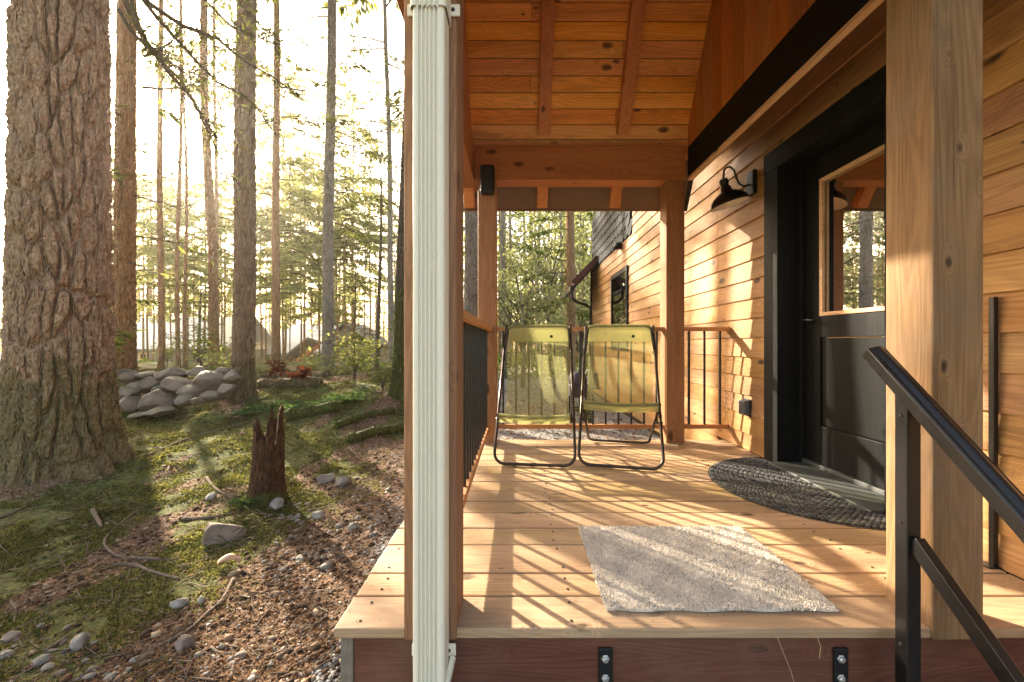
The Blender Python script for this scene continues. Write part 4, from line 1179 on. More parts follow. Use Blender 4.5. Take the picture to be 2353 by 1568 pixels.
# young conifer with level branches
def young_fir(label, xb, Z, Ht, seed, lmax, nb=26, dens=42):
    X = (xb-VX)*Z/F; z0 = float(zg(X, Z)); g = np.random.default_rng(seed)
    t = thing('young_conifer', (X, Z, z0), label, 'tree', 'young conifers')
    V, Fq = trunk_mesh((X,Z,z0), (X+0.1,Z,z0+Ht), 0.055, 0.008, 0.3, 0.3, 10, seed)
    np_mesh('trunk', V, Fq, M['branch'], t, smooth=True)
    sp = []
    for i in range(nb):
        f_ = i/nb; z = z0+0.5+(Ht-0.7)*f_
        sp.append(((X,Z,z), g.uniform(0,2*PI), lmax*(1-0.8*f_)*g.uniform(0.7,1.1), 0.15, 0.25))
    mb, Vl, Fl = fir_branches(g, sp, dens, (0.08,0.2), 0.035, 0.2)
    mb.build('branches', M['branch'], t, smooth=True); np_mesh('foliage', Vl, Fl, M['needle'], t)
young_fir('young conifer with level sparse branches left of the dark mossy trunk', 866, 9.0, 5.4, 31, 1.1, 34)
young_fir('small young conifer in front of the far grey gable', 812, 13.0, 3.4, 33, 1.1)
young_fir('small bushy young conifer by the leaning reddish trunk', 455, 12.0, 2.6, 34, 1.0)

# broadleaf crowns filling the porch opening
def broadleaf(label, x, Z, zc, rx, rz, seed, n=2600, leaf='leaf', name='broadleaf_tree', size=(0.07,0.15), clumps=26, r0=0.07):
    X = (x-VX)*Z/F; z0 = float(zg(X, Z)); g = np.random.default_rng(seed)
    t = thing(name, (X, Z, z0), label, 'tree', 'leafy trees beyond the porch')
    mb = MB(); mb.tube([(X,Z,z0-0.1),(X+0.05,Z,z0+zc*0.4),(X-0.03,Z,z0+zc)], [r0, r0*0.8, r0*0.4], 9)
    mb.build('trunk', M['bark_grey'], t, smooth=True)
    C = g.normal(0, 1, (clumps,3)); C /= np.linalg.norm(C, axis=1, keepdims=True); C *= g.uniform(0.3, 1.0, (clumps,1))**0.6
    C = C*np.array([rx, rx, rz]) + np.array([X, Z, z0+zc])
    bm_ = MB()
    for c in C:
        m_ = (X, Z, z0+zc*g.uniform(0.35, 0.95)); q = Vector(m_).lerp(Vector(c), 0.5)+Vector((0,0,0.12*rx))
        bm_.tube([m_, q, tuple(c)], [0.028,0.016,0.006], 5, caps=False)
    bm_.build('branches', M['branch'], t, smooth=True)
    k = g.integers(0, clumps, n)
    P = C[k] + g.normal(0, 1, (n,3))*np.array([0.30,0.30,0.17])*rx*0.55
    D = g.normal(0, 1, (n,3)); Nn = g.normal(0, 0.6, (n,3))+np.array([0,0,1.0])
    L = g.uniform(*size, n)
    V, Fq = kites(P, D, Nn, L, L*0.6)
    np_mesh('foliage', V, Fq, M[leaf], t)
    return t
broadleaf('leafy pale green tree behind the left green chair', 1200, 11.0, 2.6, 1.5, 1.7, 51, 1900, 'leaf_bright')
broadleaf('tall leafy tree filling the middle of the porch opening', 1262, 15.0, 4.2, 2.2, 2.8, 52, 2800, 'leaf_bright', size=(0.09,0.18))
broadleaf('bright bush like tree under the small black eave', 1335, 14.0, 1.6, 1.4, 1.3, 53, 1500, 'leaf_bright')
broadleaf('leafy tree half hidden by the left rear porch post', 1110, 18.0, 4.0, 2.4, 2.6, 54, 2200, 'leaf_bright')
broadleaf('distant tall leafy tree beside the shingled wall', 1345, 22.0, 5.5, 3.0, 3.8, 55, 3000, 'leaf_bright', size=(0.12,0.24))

# shrubs on the left
def shrub(label, x, y, hgt, wid, seed, leaf, n=420, size=(0.03,0.06), stems=9, group='shrubs in the forest', name='shrub'):
    p = hit(x, y); g = np.random.default_rng(seed)
    t = thing(name, tuple(p), label, 'shrub', group)
    mb = MB(); Vs = []; Fs = []; off = 0
    for s in range(stems):
        a = g.uniform(0, 2*PI); L = hgt*g.uniform(0.6, 1.0); sp = wid*g.uniform(0.3, 1.0)
        pts = [Vector(p)+Vector((math.cos(a)*sp*u*u, math.sin(a)*sp*u*u, L*(u-0.18*u*u*u))) for u in np.linspace(0,1,6)]
        mb.tube(pts, [0.006*hgt*(1.1-u) for u in np.linspace(0,1,6)], 5, caps=False)
        m = n//stems
        u = g.uniform(0.3, 1.0, m)*5; i = np.clip(u.astype(int),0,4); f_ = (u-i)[:,None]
        A = np.array([tuple(q) for q in pts])
        B = A[i]*(1-f_)+A[i+1]*f_ + g.normal(0, 0.07*hgt, (m,3))*np.array([1.4,1.4,0.5])
        D = g.normal(0,1,(m,3))*np.array([1,1,0.35]); Nn = np.array([0,0,1.0])+g.normal(0,0.35,(m,3))
        L_ = g.uniform(*size, m)
        v_, f2 = kites(B, D, Nn, L_, L_*0.55); Vs.append(v_); Fs.append(f2+off); off += len(v_)
    mb.build('stems', M['branch'], t, smooth=True)
    np_mesh('foliage', np.concatenate(Vs), np.concatenate(Fs), M[leaf], t)
    return t
shrub('pale leaved shrub in front of the stout mossy footed trunk', 528, 893, 0.95, 0.7, 61, 'leaf_pale', 620, (0.035,0.08), 12)
shrub('airy light green shrub above the middle of the boulder wall', 462, 848, 1.0, 0.8, 62, 'leaf', 620, (0.04,0.09), 12)
shrub('light green shrub at the foot of the slender trunk on the wall', 385, 843, 0.7, 0.5, 63, 'leaf_pale', 380, (0.04,0.08), 9)
shrub('thin stemmed pale shrub right of the fallen logs', 815, 880, 1.1, 0.9, 64, 'leaf_pale', 700, (0.04,0.09), 14)
shrub('green shrub between the young conifer and the dark mossy trunk', 880, 905, 0.8, 0.6, 65, 'leaf', 500, (0.03,0.07), 12)
shrub('low pale shrub left of the pale grey trunk', 705, 862, 0.5, 0.7, 66, 'leaf_pale', 420, (0.04,0.08), 10)
shrub('low green shrub growing at the foot of the cedar wall behind the right chair', 1345, 985, 0.45, 0.3, 67, 'leaf', 320, (0.03,0.06), 9)
shrub('red brown dead frond clump left of the fallen logs centre', 645, 868, 0.42, 0.35, 68, 'dead_red', 160, (0.07,0.14), 9)
shrub('red brown dead frond clump lying lower on the fallen logs', 692, 884, 0.36, 0.45, 69, 'dead_red', 160, (0.07,0.14), 9)
shrub('low leafy plants spreading behind the jagged stump', 690, 940, 0.14, 0.8, 70, 'fern', 900, (0.03,0.07), 30)
shrub('low leafy plants left of the spreading sunlit roots', 800, 925, 0.16, 0.8, 71, 'fern', 900, (0.03,0.07), 30)
shrub('low leafy plants by the big log left of the stump', 560, 955, 0.12, 0.7, 72, 'fern', 700, (0.03,0.06), 26)
shrub('tiny ivy tuft at the foot of the jagged stump', 566, 1165, 0.10, 0.14, 73, 'fern', 200, (0.02,0.045), 12)

# ------------------------------------------------------------------ boulders and stones
def ico(sub):
    t = (1+5**0.5)/2
    v = [(-1,t,0),(1,t,0),(-1,-t,0),(1,-t,0),(0,-1,t),(0,1,t),(0,-1,-t),(0,1,-t),(t,0,-1),(t,0,1),(-t,0,-1),(-t,0,1)]
    v = [Vector(p).normalized() for p in v]
    f = [(0,11,5),(0,5,1),(0,1,7),(0,7,10),(0,10,11),(1,5,9),(5,11,4),(11,10,2),(10,7,6),(7,1,8),(3,9,4),(3,4,2),(3,2,6),(3,6,8),(3,8,9),(4,9,5),(2,4,11),(6,2,10),(8,6,7),(9,8,1)]
    for _ in range(sub):
        c = {}; nf = []
        def mid(a, b):
            k = (min(a,b), max(a,b))
            if k not in c: v.append((v[a]+v[b]).normalized()); c[k] = len(v)-1
            return c[k]
        for a, b, d in f:
            x, y, z = mid(a,b), mid(b,d), mid(d,a); nf += [(a,x,z),(b,y,x),(d,z,y),(x,y,z)]
        f = nf
    return np.array([tuple(p) for p in v]), np.array(f)
IV3, IF3 = ico(3); IV1, IF1 = ico(1); IV0, IF0 = ico(0)
def rock_verts(seed, blocky=0.35, rough=0.25):
    g = np.random.default_rng(seed)
    v = IV3.copy()
    for _ in range(9 if blocky < 0.5 else 15):      # cut flat facets
        nrm = g.normal(0,1,3); nrm /= np.linalg.norm(nrm); dd = g.uniform(1-blocky, 1.0) if blocky < 0.5 else g.uniform(0.52, 0.80)
        s = v@nrm; over = np.maximum(s-dd, 0); v = v - over[:,None]*nrm[None]*0.9
    a = np.arctan2(v[:,1], v[:,0]); n = fbm(a*1.3+v[:,2]*1.7+seed, v[:,2]*2.1+v[:,0], seed, 4)-0.47
    v = v*(1+rough*n)[:,None]
    return v/np.abs(v).max(axis=0)[None]
def rock(name, p, size, seed, mt, label, cat, group, rz=0, blocky=0.35, rough=0.25):
    v = rock_verts(seed, blocky, rough)*np.array(size)/2
    o = np_mesh(name, v, IF3, M[mt], smooth=True)
    o.location = p; o.rotation_euler = (0,0,rz)
    return meta(o, label, cat, group)
BW = 'boulders stacked in the retaining wall'
wall_px = [(565,250,88,66,7.2,'tan boulder at the left end of the top course beside the massive fir'),(640,236,74,36,7.3,'small flat boulder squeezed into the top course between two larger ones'),
 (650,283,94,68,7.0,'square faced boulder in the middle course above the largest pale boulder'),(742,236,116,62,7.25,'long rounded boulder along the top course left of the pale shrub'),
 (775,288,116,84,7.0,'angular boulder in the middle course right of the square faced one'),(565,312,96,44,6.95,'flat wide boulder under the tan boulder at the left end'),
 (562,362,96,74,6.8,'rounded grey boulder low at the left end beside the massive fir'),(682,352,146,104,6.7,'largest pale triangular boulder in the lower course'),
 (690,398,120,40,6.45,'flat pale slab lying in front of the largest boulder'),(850,226,96,46,7.35,'flat boulder in the top course behind the shrub stems'),
 (900,272,170,92,7.1,'broad mossy boulder at the right end of the wall'),(962,230,76,44,7.4,'small boulder touching the stout mossy footed trunk'),
 (524,238,46,46,7.3,'small boulder half hidden by the massive fir, topmost'),(842,306,84,60,6.95,'dark boulder low between the angular and the mossy one'),
 (620,412,60,26,6.4,'little pale stone slab at the foot of the lower course')]
wall_px += [(1010,250,70,60,7.3,'small brown boulder between the shrub and the stout mossy footed trunk'),(930,330,80,46,6.8,'low flat stone below the broad mossy boulder'),
 (800,345,70,44,6.75,'small dark stone right of the largest pale boulder'),(600,285,50,36,7.1,'little wedge stone between the tan and square faced boulders'),
 (985,300,70,50,7.0,'grey stone low against the stout mossy footed trunk'),(710,300,50,44,7.05,'narrow wedge stone right of the square faced boulder'),(875,345,60,36,6.7,'mossy little stone in the grass under the wall')]
for i, (cx, cy, ww, hh, Z, lb) in enumerate(wall_px):
    x, y = cx*0.531, 735+cy*0.531
    Z = Z*0.795; p = W(x, y, Z); s = 0.531*Z/F
    th = math.atan2(x-VX, F)
    rock('boulder', p, (ww*s*0.95*math.cos(th)**0.5, 0.40, hh*s*1.14), 200+i, 'rock', lb, 'boulder', BW, rnd.uniform(-0.3,0.3), 0.56, 0.16)
ST = 'loose stones on the forest floor'
named = [(502,1226,92,60,'stone_pink','large half buried pinkish rock left of the twig heap'),(630,1158,44,30,'stone','rounded pale stone touching the right foot of the stump'),
 (168,1478,50,42,'stone','white elongated stone low in the left foreground moss'),(407,1388,40,28,'stone','whitish egg shaped stone beside a small flat companion'),
 (459,1380,28,24,'stone','small bluish white stone right of the whitish egg shaped one'),(812,1209,30,24,'stone','round pale stone alone near the deck boards'),
 (730,1183,34,24,'stone','oval tan stone on the brown dirt below the stump'),(18,1462,40,32,'stone_pink','dull purple grey stone cut by the left edge of the picture'),
 (415,1480,44,36,'stone_pink','brown flat stone under the long bent stick'),(785,1106,40,30,'stone','pale broken rock among roots near the downspout'),
 (745,1100,44,26,'stone','grey slab of rock in the sunny moss'),(480,1140,26,22,'stone','grey stone in moss left of the stump')]
for i, (x, y, ww, hh, mt, lb) in enumerate(named):
    p = hit(x, y+hh*0.35); s = p.y/F
    rock('stone', (p.x, p.y+ww*s*0.2, p.z+hh*s*0.14), (ww*s*0.95, ww*s*0.8, hh*s*1.15), 300+i, mt, lb, 'stone', ST, rnd.uniform(-0.6,0.6), 0.56, 0.22)
# many small stones: shared meshes, shared label
protos = []
for k in range(6):
    v = rock_verts(400+k, 0.25 if k % 2 else 0.56, 0.3)*np.array((0.5,0.42,0.33))
    me_o = np_mesh('stone', v, IF3, M['stone' if k < 4 else 'stone_pink'], smooth=True)
    protos.append(me_o)
g = np.random.default_rng(9)
cl = [(700,1185,70,45,30),(720,1265,60,40,22),(650,1300,40,30,8),(860,1190,40,60,10),(800,1130,60,30,10),(100,1500,130,50,16),(260,1530,110,30,12),(560,1500,90,60,10),(640,1215,60,40,10)]
first = set()
for (cx, cy, sx, sy, n_) in cl:
    for _ in range(n_):
        x, y = g.normal(cx, sx*0.6), min(g.normal(cy, sy*0.6), 1562)
        if x > 915 or x < 4: continue
        p = hit(x, y); sz = abs(g.normal(0, 1))*0.020+0.020
        k = int(g.integers(0, 6))
        o = protos[k] if k not in first else protos[k].copy()
        if k in first: COL.objects.link(o)
        first.add(k)
        o.location = (p.x, p.y, p.z+sz*0.07); o.rotation_euler = (g.uniform(-.3,.3), g.uniform(-.3,.3), g.uniform(0,6.28)); o.scale = (sz, sz, sz)
        meta(o, 'small plain stone among many scattered on the dirt and moss left of the deck', 'stone', 'small stones scattered left of the deck')

# gravel: nobody could count it
def scatter_stones(name, pts, sizes, mt, seed, label):
    g = np.random.default_rng(seed); n = len(pts)
    v = IV0[None]*(1+g.uniform(-0.3, 0.3, (n,12,1)))*sizes[:,None,None]*np.array([1.0,0.9,0.6])[None,None]
    a = g.uniform(0, 2*PI, n); ca_, sa_ = np.cos(a)[:,None], np.sin(a)[:,None]
    x = v[:,:,0]*ca_-v[:,:,1]*sa_; y = v[:,:,0]*sa_+v[:,:,1]*ca_
    v = np.stack([x, y, v[:,:,2]], 2) + pts[:,None,:]
    Fq = (IF0[None]+ (np.arange(n)*12)[:,None,None]).reshape(-1,3)
    o = np_mesh(name, v.reshape(-1,3), Fq, M[mt])
    return meta(o, label, 'gravel', None, 'stuff')
g = np.random.default_rng(13)
n = 26000
X = np.concatenate([g.uniform(-1.35, -0.45, n), g.uniform(-0.6, 1.75, 9000)]); Y = np.concatenate([g.uniform(1.0, 4.6, n)**1.0, g.uniform(3.5, 8.0, 9000)])
keep = g.random(len(X)) < np.clip(gravmask(X, Y)*1.0+0.10, 0, 1); X, Y = X[keep], Y[keep]
s = np.clip(g.lognormal(-5.25, 0.38, len(X)), 0.0025, 0.016)*np.where(Y>4.6, 1.3, 1.0)
scatter_stones('gravel', np.stack([X, Y, zg(X, Y)+s*0.2], 1), s, 'gravel', 14, 'fine grey gravel strewn on the ground along the deck')

# moss and needle litter
def moss():
    g = np.random.default_rng(21); n = 420000
    # denser near the camera
    Y = 1.25 + 8.0*g.random(n)**1.9; X = -0.9 - (Y*1.45)*g.random(n)
    m = mossmask(X, Y); keep = g.random(n) < m*np.clip(1.25-Y*0.06, 0.3, 1)*sst(0.30, 0.50, fbm(X*6, Y*6, 63, 3)); X, Y = X[keep], Y[keep]; n = len(X)
    clump = fbm(X*9, Y*9, 61, 3)
    Z = zg(X, Y)
    hgt = g.uniform(0.005, 0.017, n)*(0.4+1.3*clump)*(1+0.10*Y)
    wd = g.uniform(0.0025, 0.0055, n)*(1+0.3*Y)
    a = g.uniform(0, 2*PI, n); tx = g.normal(0, 0.8, n)*hgt; ty = g.normal(0, 0.8, n)*hgt
    P = np.stack([X, Y, Z-0.002], 1); d = np.stack([np.cos(a)*wd, np.sin(a)*wd, 0*a], 1)
    V = np.stack([P-d, P+d, P+np.stack([tx, ty, hgt], 1)], 1).reshape(-1,3)
    o = np_mesh('moss', V, np.arange(3*n).reshape(-1,3), M['moss_blade'])
    meta(o, 'soft green moss carpet spreading over the forest floor', 'moss', None, 'stuff')
    n = 60000
    Y = 1.2 + 6.0*g.random(n)**1.7; X = -0.75 - (Y*1.3)*g.random(n)
    keep = g.random(n) < np.clip(1.0-0.75*mossmask(X, Y), 0, 1); X, Y = X[keep], Y[keep]; n = len(X)
    Z = zg(X, Y); L = g.uniform(0.008, 0.035, n); a = g.uniform(0, 2*PI, n)
    D = np.stack([np.cos(a), np.sin(a), g.normal(0, 0.15, n)], 1); Nn = np.stack([g.normal(0,.4,n), g.normal(0,.4,n), np.ones(n)], 1)
    V, Fq = kites(np.stack([X, Y, Z+g.uniform(0.003,0.014,n)], 1), D, Nn, L, g.uniform(0.002, 0.006, n))
    o = np_mesh('needle_litter', V, Fq, M['litter'])
    meta(o, 'brown fir needles and leaf scraps littering the ground', 'litter', None, 'stuff')
    n = 3000
    Y = g.uniform(3.6, 12, n); X = g.uniform(-1.0, 1.7, n); Z = zg(X, Y)
    L = g.uniform(0.03, 0.08, n); a = g.uniform(0, 2*PI, n)
    V, Fq = kites(np.stack([X, Y, Z+0.012], 1), np.stack([np.cos(a), np.sin(a), g.normal(0,.2,n)], 1), np.stack([g.normal(0,.4,n), g.normal(0,.4,n), np.ones(n)], 1), L, L*0.5)
    o = np_mesh('leaf_litter', V, Fq, M['litter'])
    meta(o, 'fallen brown leaves on the gravel behind the porch', 'litter', None, 'stuff')
moss()
def debris():
    g = np.random.default_rng(29); n = 2400
    Y = 1.2 + 8.0*g.random(n)**1.6; X = -0.6 - (Y*1.35)*g.random(n); Z = zg(X, Y)
    L = g.uniform(0.03, 0.16, n)*(1+0.08*Y); a = g.uniform(0, 2*PI, n); r = g.uniform(0.0012, 0.0035, n)*(1+0.12*Y)
    D = np.stack([np.cos(a), np.sin(a), g.normal(0, 0.18, n)], 1)
    S = np.stack([-np.sin(a), np.cos(a), 0*a], 1); U = np.array([0,0,1.0])[None]
    C = np.stack([X, Y, Z+0.012], 1); V = []
    for e in (-0.5, 0.5):
        for k in range(3):
            an = 2*PI*k/3
            V.append(C + D*L[:,None]*e + (S*math.cos(an)+U*math.sin(an))*r[:,None]*(1.0 if e < 0 else 0.5) + S*(L*0.12*e*np.sin(X*40))[:,None])
    V = np.stack(V, 1).reshape(-1, 3); b = np.arange(n)[:,None]*6
    Fq = np.concatenate([b+np.array([[0,1,4,3]]), b+np.array([[1,2,5,4]]), b+np.array([[2,0,3,5]])], 0)
    o = np_mesh('twig_litter', V, Fq, M['stick'])
    meta(o, 'small broken twigs strewn over moss and dirt', 'twigs', None, 'stuff')
    n = 16000                                        # bark crumbs and chips on the bare soil
    Y = 1.1 + 5.5*g.random(n)**1.5; X = -0.55 - (Y*0.95)*g.random(n); kp = g.random(n) < 1.05-0.9*mossmask(X, Y); X, Y = X[kp], Y[kp]; n = len(X)
    s_ = np.clip(g.lognormal(-5.0, 0.5, n), 0.003, 0.022)
    scatter_stones('bark_crumbs', np.stack([X, Y, zg(X, Y)+s_*0.25], 1), s_, 'crumb', 30, 'crumbs of bark and soil covering the bare dirt')
def mat_crumb():
    q = NT('bark_crumb'); i = q.island(); r = q.n("ShaderNodeValToRGB"); q.put(r.inputs[0], i)
    r.color_ramp.elements[0].color = (0.028,0.018,0.012,1); r.color_ramp.elements[1].color = (0.36,0.27,0.18,1)
    e = r.color_ramp.elements.new(0.72); e.color = (0.12,0.065,0.036,1)
    return q.end(q.bsdf(r.outputs[0], 0.9, 0, None, 0.15))
M['crumb'] = mat_crumb()
debris()
g = np.random.default_rng(71); n = 260
X = np.where(g.random(n) < 0.45, g.uniform(-0.52, -0.1, n), g.uniform(-0.1, 1.7, n)); Y = 1.19+2.2*g.random(n)**1.3; a = g.uniform(0, 2*PI, n)
V, Fq = kites(np.stack([X, Y, np.full(n, 0.0035)], 1), np.stack([np.cos(a), np.sin(a), 0*a], 1), np.tile(np.array([[0,0,1.0]]), (n,1)), g.uniform(0.008, 0.03, n), g.uniform(0.0012, 0.003, n))
meta(np_mesh('deck_needles', V, Fq, M['litter']), 'stray brown fir needles lying on the deck boards', 'litter', None, 'stuff')

# ------------------------------------------------------------------ stump, logs, sticks
def stump():
    p = hit(600, 1160); X, Y, z0 = p.x, p.y+0.07, p.z-0.01
    g = np.random.default_rng(3)
    n = 72; th = np.linspace(0, 2*PI, n, endpoint=False)
    # top height round the rim: two tall spikes and a broken dip
    tp = 0.40 + 0.05*np.sin(th*3)
    def spike(c, wdt, h):
        d = np.abs((th-c+PI) % (2*PI)-PI); return h*np.clip(1-d/wdt, 0, 1)**0.8
    tp = tp + spike(math.radians(185), 0.55, 0.16) + spike(math.radians(-12), 0.40, 0.32) + spike(math.radians(-55), 0.34, 0.31) + spike(math.radians(95), 0.6, 0.2)+ spike(math.radians(235), 0.22, 0.10)
    tp = tp + 0.05*(vnoise(th*7, th*0, 4)-0.5) + 0.03*g.random(n)
    rows = np.linspace(0, 1, 26); V = []
    for r in rows:
        z = -0.12 + (tp+0.12)*r
        fl = 0.05*np.exp(-np.maximum(z,0)/0.10)
        rad = 0.134 - 0.010*r + fl + 0.020*(vnoise(th*5, z*1.2, 8)-0.5) + 0.014*(vnoise(th*16, z*1.6, 9)-0.5)
        V.append(np.stack([rad*np.cos(th), rad*0.9*np.sin(th), z], 1))
    for r in rows[::-1]:
        z = 0.12 + (tp-0.12)*r
        rad = (0.134-0.010*r)*(0.30+0.52*r) + 0.02*(vnoise(th*9, z*2, 18)-0.5)
        rad = np.where(r > 0.98, (0.124)*0.9, rad)
        V.append(np.stack([rad*np.cos(th), rad*0.9*np.sin(th), z-0.003], 1))
    V = np.concatenate(V); V[:,0] += 0.05*V[:,2] 
    m = 2*len(rows); k = np.arange(n); k2 = (k+1) % n; ii = np.arange(m-1)[:,None]*n
    Fq = np.stack([ii+k, ii+k2, ii+n+k2, ii+n+k], 2).reshape(-1,4)
    V = V*np.array([0.86,0.9,1.14])
    o = np_mesh('tree_stump', V, Fq, M['stump'], smooth=True)
    o.location = (X, Y, z0)
    meta(o, 'rotten reddish brown stump with jagged splintered top standing in the moss', 'stump')
stump()
LG = 'fallen logs on the forest floor'
def log(label, pts, r, seed, mt='bark_moss', lift=0.6):
    P = [hit(x, y) + Vector((0,0,r*lift)) for x, y in pts]
    a, b = P[0], P[-1]; n = 14; g = np.random.default_rng(seed)
    mb = MB(); Q = []
    for i in range(n+1):
        t = i/n*(len(P)-1); k = min(int(t), len(P)-2); q = P[k].lerp(P[k+1], t-k); Q.append(q + Vector((0,0,g.normal(0, r*0.08))))
    mb.tube(Q, [r*(0.85+0.3*g.random()) for _ in Q], 14)
    o = mb.build('fallen_log', M[mt], smooth=True)
    return meta(o, label, 'log', LG)
log('dark fallen log lying behind, upper one of the pair by the pale grey trunk', [(595,873),(680,868),(752,866)], 0.075, 1, 'bark')
log('dark fallen log in front, lower one of the pair by the pale grey trunk', [(598,890),(680,888),(742,884)], 0.085, 2, 'bark')
log('slim mossy log lying across behind the pale slab and stump', [(415,925),(500,912),(585,902)], 0.05, 3)
log('dark mossy log end right behind the jagged stump', [(655,968),(720,952),(778,945)], 0.08, 4)
log('thin mossy root log reaching to the foot of the dark mossy trunk', [(770,985),(830,962),(905,948)], 0.05, 5)
log('half buried mossy log by the downspout', [(800,1018),(860,1000),(925,990)], 0.06, 6)
SK = 'sticks lying on the moss'
def stick(label, pts, r, conv=True, lift=0.008):
    if conv: pts = [(x*0.3646, 1164+y*0.3646) for x, y in pts]
    P = [hit(x, min(y, 1590)) + Vector((0,0,lift)) for x, y in pts]
    mb = MB(); Q = []
    for i in range(len(P)-1):                       # catmull-rom
        p0, p1, p2, p3 = P[max(i-1,0)], P[i], P[i+1], P[min(i+2,len(P)-1)]
        for k in range(5):
            t = k/5; Q.append(0.5*((2*p1)+(p2-p0)*t+(2*p0-5*p1+4*p2-p3)*t*t+(3*p1-p0-3*p2+p3)*t**3))
    Q.append(P[-1])
    mb.tube(Q, [r*(1.1-0.6*i/len(Q))*rnd.uniform(0.9,1.1) for i in range(len(Q))], 7)
    return meta(mb.build('stick', M['stick'], smooth=True), label, 'stick', SK)
stick('hooked pale stick curving through the moss below the massive fir', [(1010,340),(850,333),(740,320),(665,260),(670,200),(760,110),(870,30)], 0.008)
stick('dark gently curved stick below the hooked one', [(700,380),(830,375),(960,420),(1130,465)], 0.011)
stick('long bent stick running down from the pale bark curl', [(1470,465),(1400,600),(1300,690),(1190,790),(1080,850),(940,930)], 0.009)
stick('short thick brown stick standing out of the moss', [(585,40),(610,90),(640,145)], 0.014, lift=0.02)
stick('straight pale stick at the left edge, upper', [(-10,80),(80,45),(180,-5)], 0.009)
stick('small white curved twig near the left edge', [(70,610),(100,660),(85,740)], 0.006)
stick('straight dark twig left of the white elongated stone', [(290,920),(440,820)], 0.008)
stick('pale upright looking twig near the bottom edge of the brown needles', [(1450,1100),(1480,980)], 0.007)
stick('dark thin twig among the sunlit needles', [(1330,900),(1400,940),(1530,935)], 0.005)
stick('grey root like stick left of the stump', [(475,1100),(495,1125),(535,1150)], 0.012, conv=False)
stick('long thin twig crossing the sunny patch behind the stump', [(335,1050),(430,1010),(520,985),(600,968)], 0.008, conv=False)
stick('bent twig above the large pinkish rock', [(420,1195),(480,1192),(540,1180)], 0.012, conv=False)
# twig heap beside the pink rock
mb = MB(); g = np.random.default_rng(44)
for _ in range(70):
    x, y = g.normal(575, 32), g.normal(1218, 16); p = hit(x, y); a = g.normal(0.0, 0.7); L = g.uniform(0.05, 0.2)
    d = Vector((math.cos(a), math.sin(a)*0.6, g.normal(-0.1, 0.2)))*L
    q = p + Vector((0,0,g.uniform(0.01,0.07)))
    mb.tube([q-d*0.5, q+Vector((0,0,0.01)), q+d*0.5], [0.002,0.003,0.0015], 5, caps=False)
meta(mb.build('twig_heap', M['stump']), 'small heap of dark broken twigs right of the pinkish rock', 'twigs')
# curled bark chip
p = hit(525, 1305); mb = MB()
for i in range(9):
    for j in range(7):
        u, v = i/8, j/6*2-1
        mb.v.append((p.x-0.055+0.12*u, p.y+0.03*v*math.sin(PI*min(1,u+0.12)), p.z+0.02+0.028*math.sin(PI*u)+0.022*(1-v*v)+0.012*u))
for i in range(8):
    for j in range(6):
        b = i*7+j; mb.face(b, b+7, b+8, b+1)
o = mb.build('bark_chip', plain('pale_inner_bark', (0.50,0.30,0.19), 0.8, nscale=30), smooth=True)
md = o.modifiers.new('solid', 'SOLIDIFY'); md.thickness = 0.006
meta(o, 'curled pale orange bark chip lying on the needles', 'bark chip')

# ------------------------------------------------------------------ barbecue behind the rail
bq = thing('barbecue', (0.95, 6.3, -0.39), 'dark covered barbecue on wheels seen between the two green chairs', 'barbecue')
M['bq'] = plain('dark_purple_cover', (0.035,0.026,0.032), 0.5, 0, 0.4, 14, 0.5, 0.3, 0.01)
mb = MB()
for s in (-1,1):
    for y in (-0.14, 0.14): mb.bar((0.95+s*0.13,6.3+y,-0.38),(0.95+s*0.13,6.3+y,0.05),0.025,0.025)
mb.bar((0.82,6.16,-0.2),(1.08,6.16,-0.2),0.02,0.02); mb.bar((0.82,6.44,-0.2),(1.08,6.44,-0.2),0.02,0.02)
mb.build('cart', M['steel_black'], bq)
mb = MB(); mb.box(0.79,1.09,6.12,6.48,0.0,0.20); mb.build('firebox', M['bq'], bq, bevel=0.02)
mb = MB(); T = Matrix.Translation((0.93,6.3,0.21)) @ Matrix.Diagonal((1,1.15,1,1))
mb.lathe([(0.145,0),(0.145,0.07),(0.12,0.13),(0.07,0.165),(0.0,0.175)], T, 20); mb.build('lid', M['bq'], bq, smooth=True)
mb = MB(); mb.box(1.095,1.25,6.15,6.45,0.12,0.15); mb.box(1.14,1.24,6.2,6.4,0.151,0.36); mb.build('side_shelf', M['plastic_black'], bq, bevel=0.006)
for s in (-1,1):
    mb = MB(); mb.lathe([(0,0.02),(0.06,0.02),(0.07,0.01),(0.07,-0.01),(0.06,-0.02),(0,-0.02)], Matrix.Translation((0.95+s*0.155,6.16,-0.32)) @ Matrix.Rotation(PI/2,4,'Y'), 16); mb.build('wheel', M['plastic_black'], bq, smooth=True)

# ------------------------------------------------------------------ neighbours' houses and a parked car
M['n_wall'] = plain('tan_house_wall', (0.30,0.27,0.20), 0.8, 0, 0.2, 6, 0.15)
M['n_roof'] = plain('grey_metal_roof', (0.66,0.66,0.67), 0.5, 0, 0.3, 5, 0.15)
M['n_roof_dark'] = plain('dark_roof_edge', (0.16,0.14,0.11), 0.6, 0, 0.3, 5, 0.2)
M['orange_timber'] = wood('orange_timber', (0.40,0.14,0.03), (0.62,0.25,0.06), (0.7,0.34,0.1), 'X', 0.2, 0.6, 0.1, 0.2)
M['yellow_trim'] = plain('yellow_window_trim', (0.62,0.42,0.12), 0.6)
def hp(x, y, Z): return Vector(W(x, y, Z))
h1 = thing('house', (-26, 30, -2.3), 'low house with pale grey roof and small yellow framed window behind the boulder wall', 'house', 'houses beyond the trees')
Zh = 28.0
a = hp(232, 806, Zh); b = hp(515, 806, Zh)
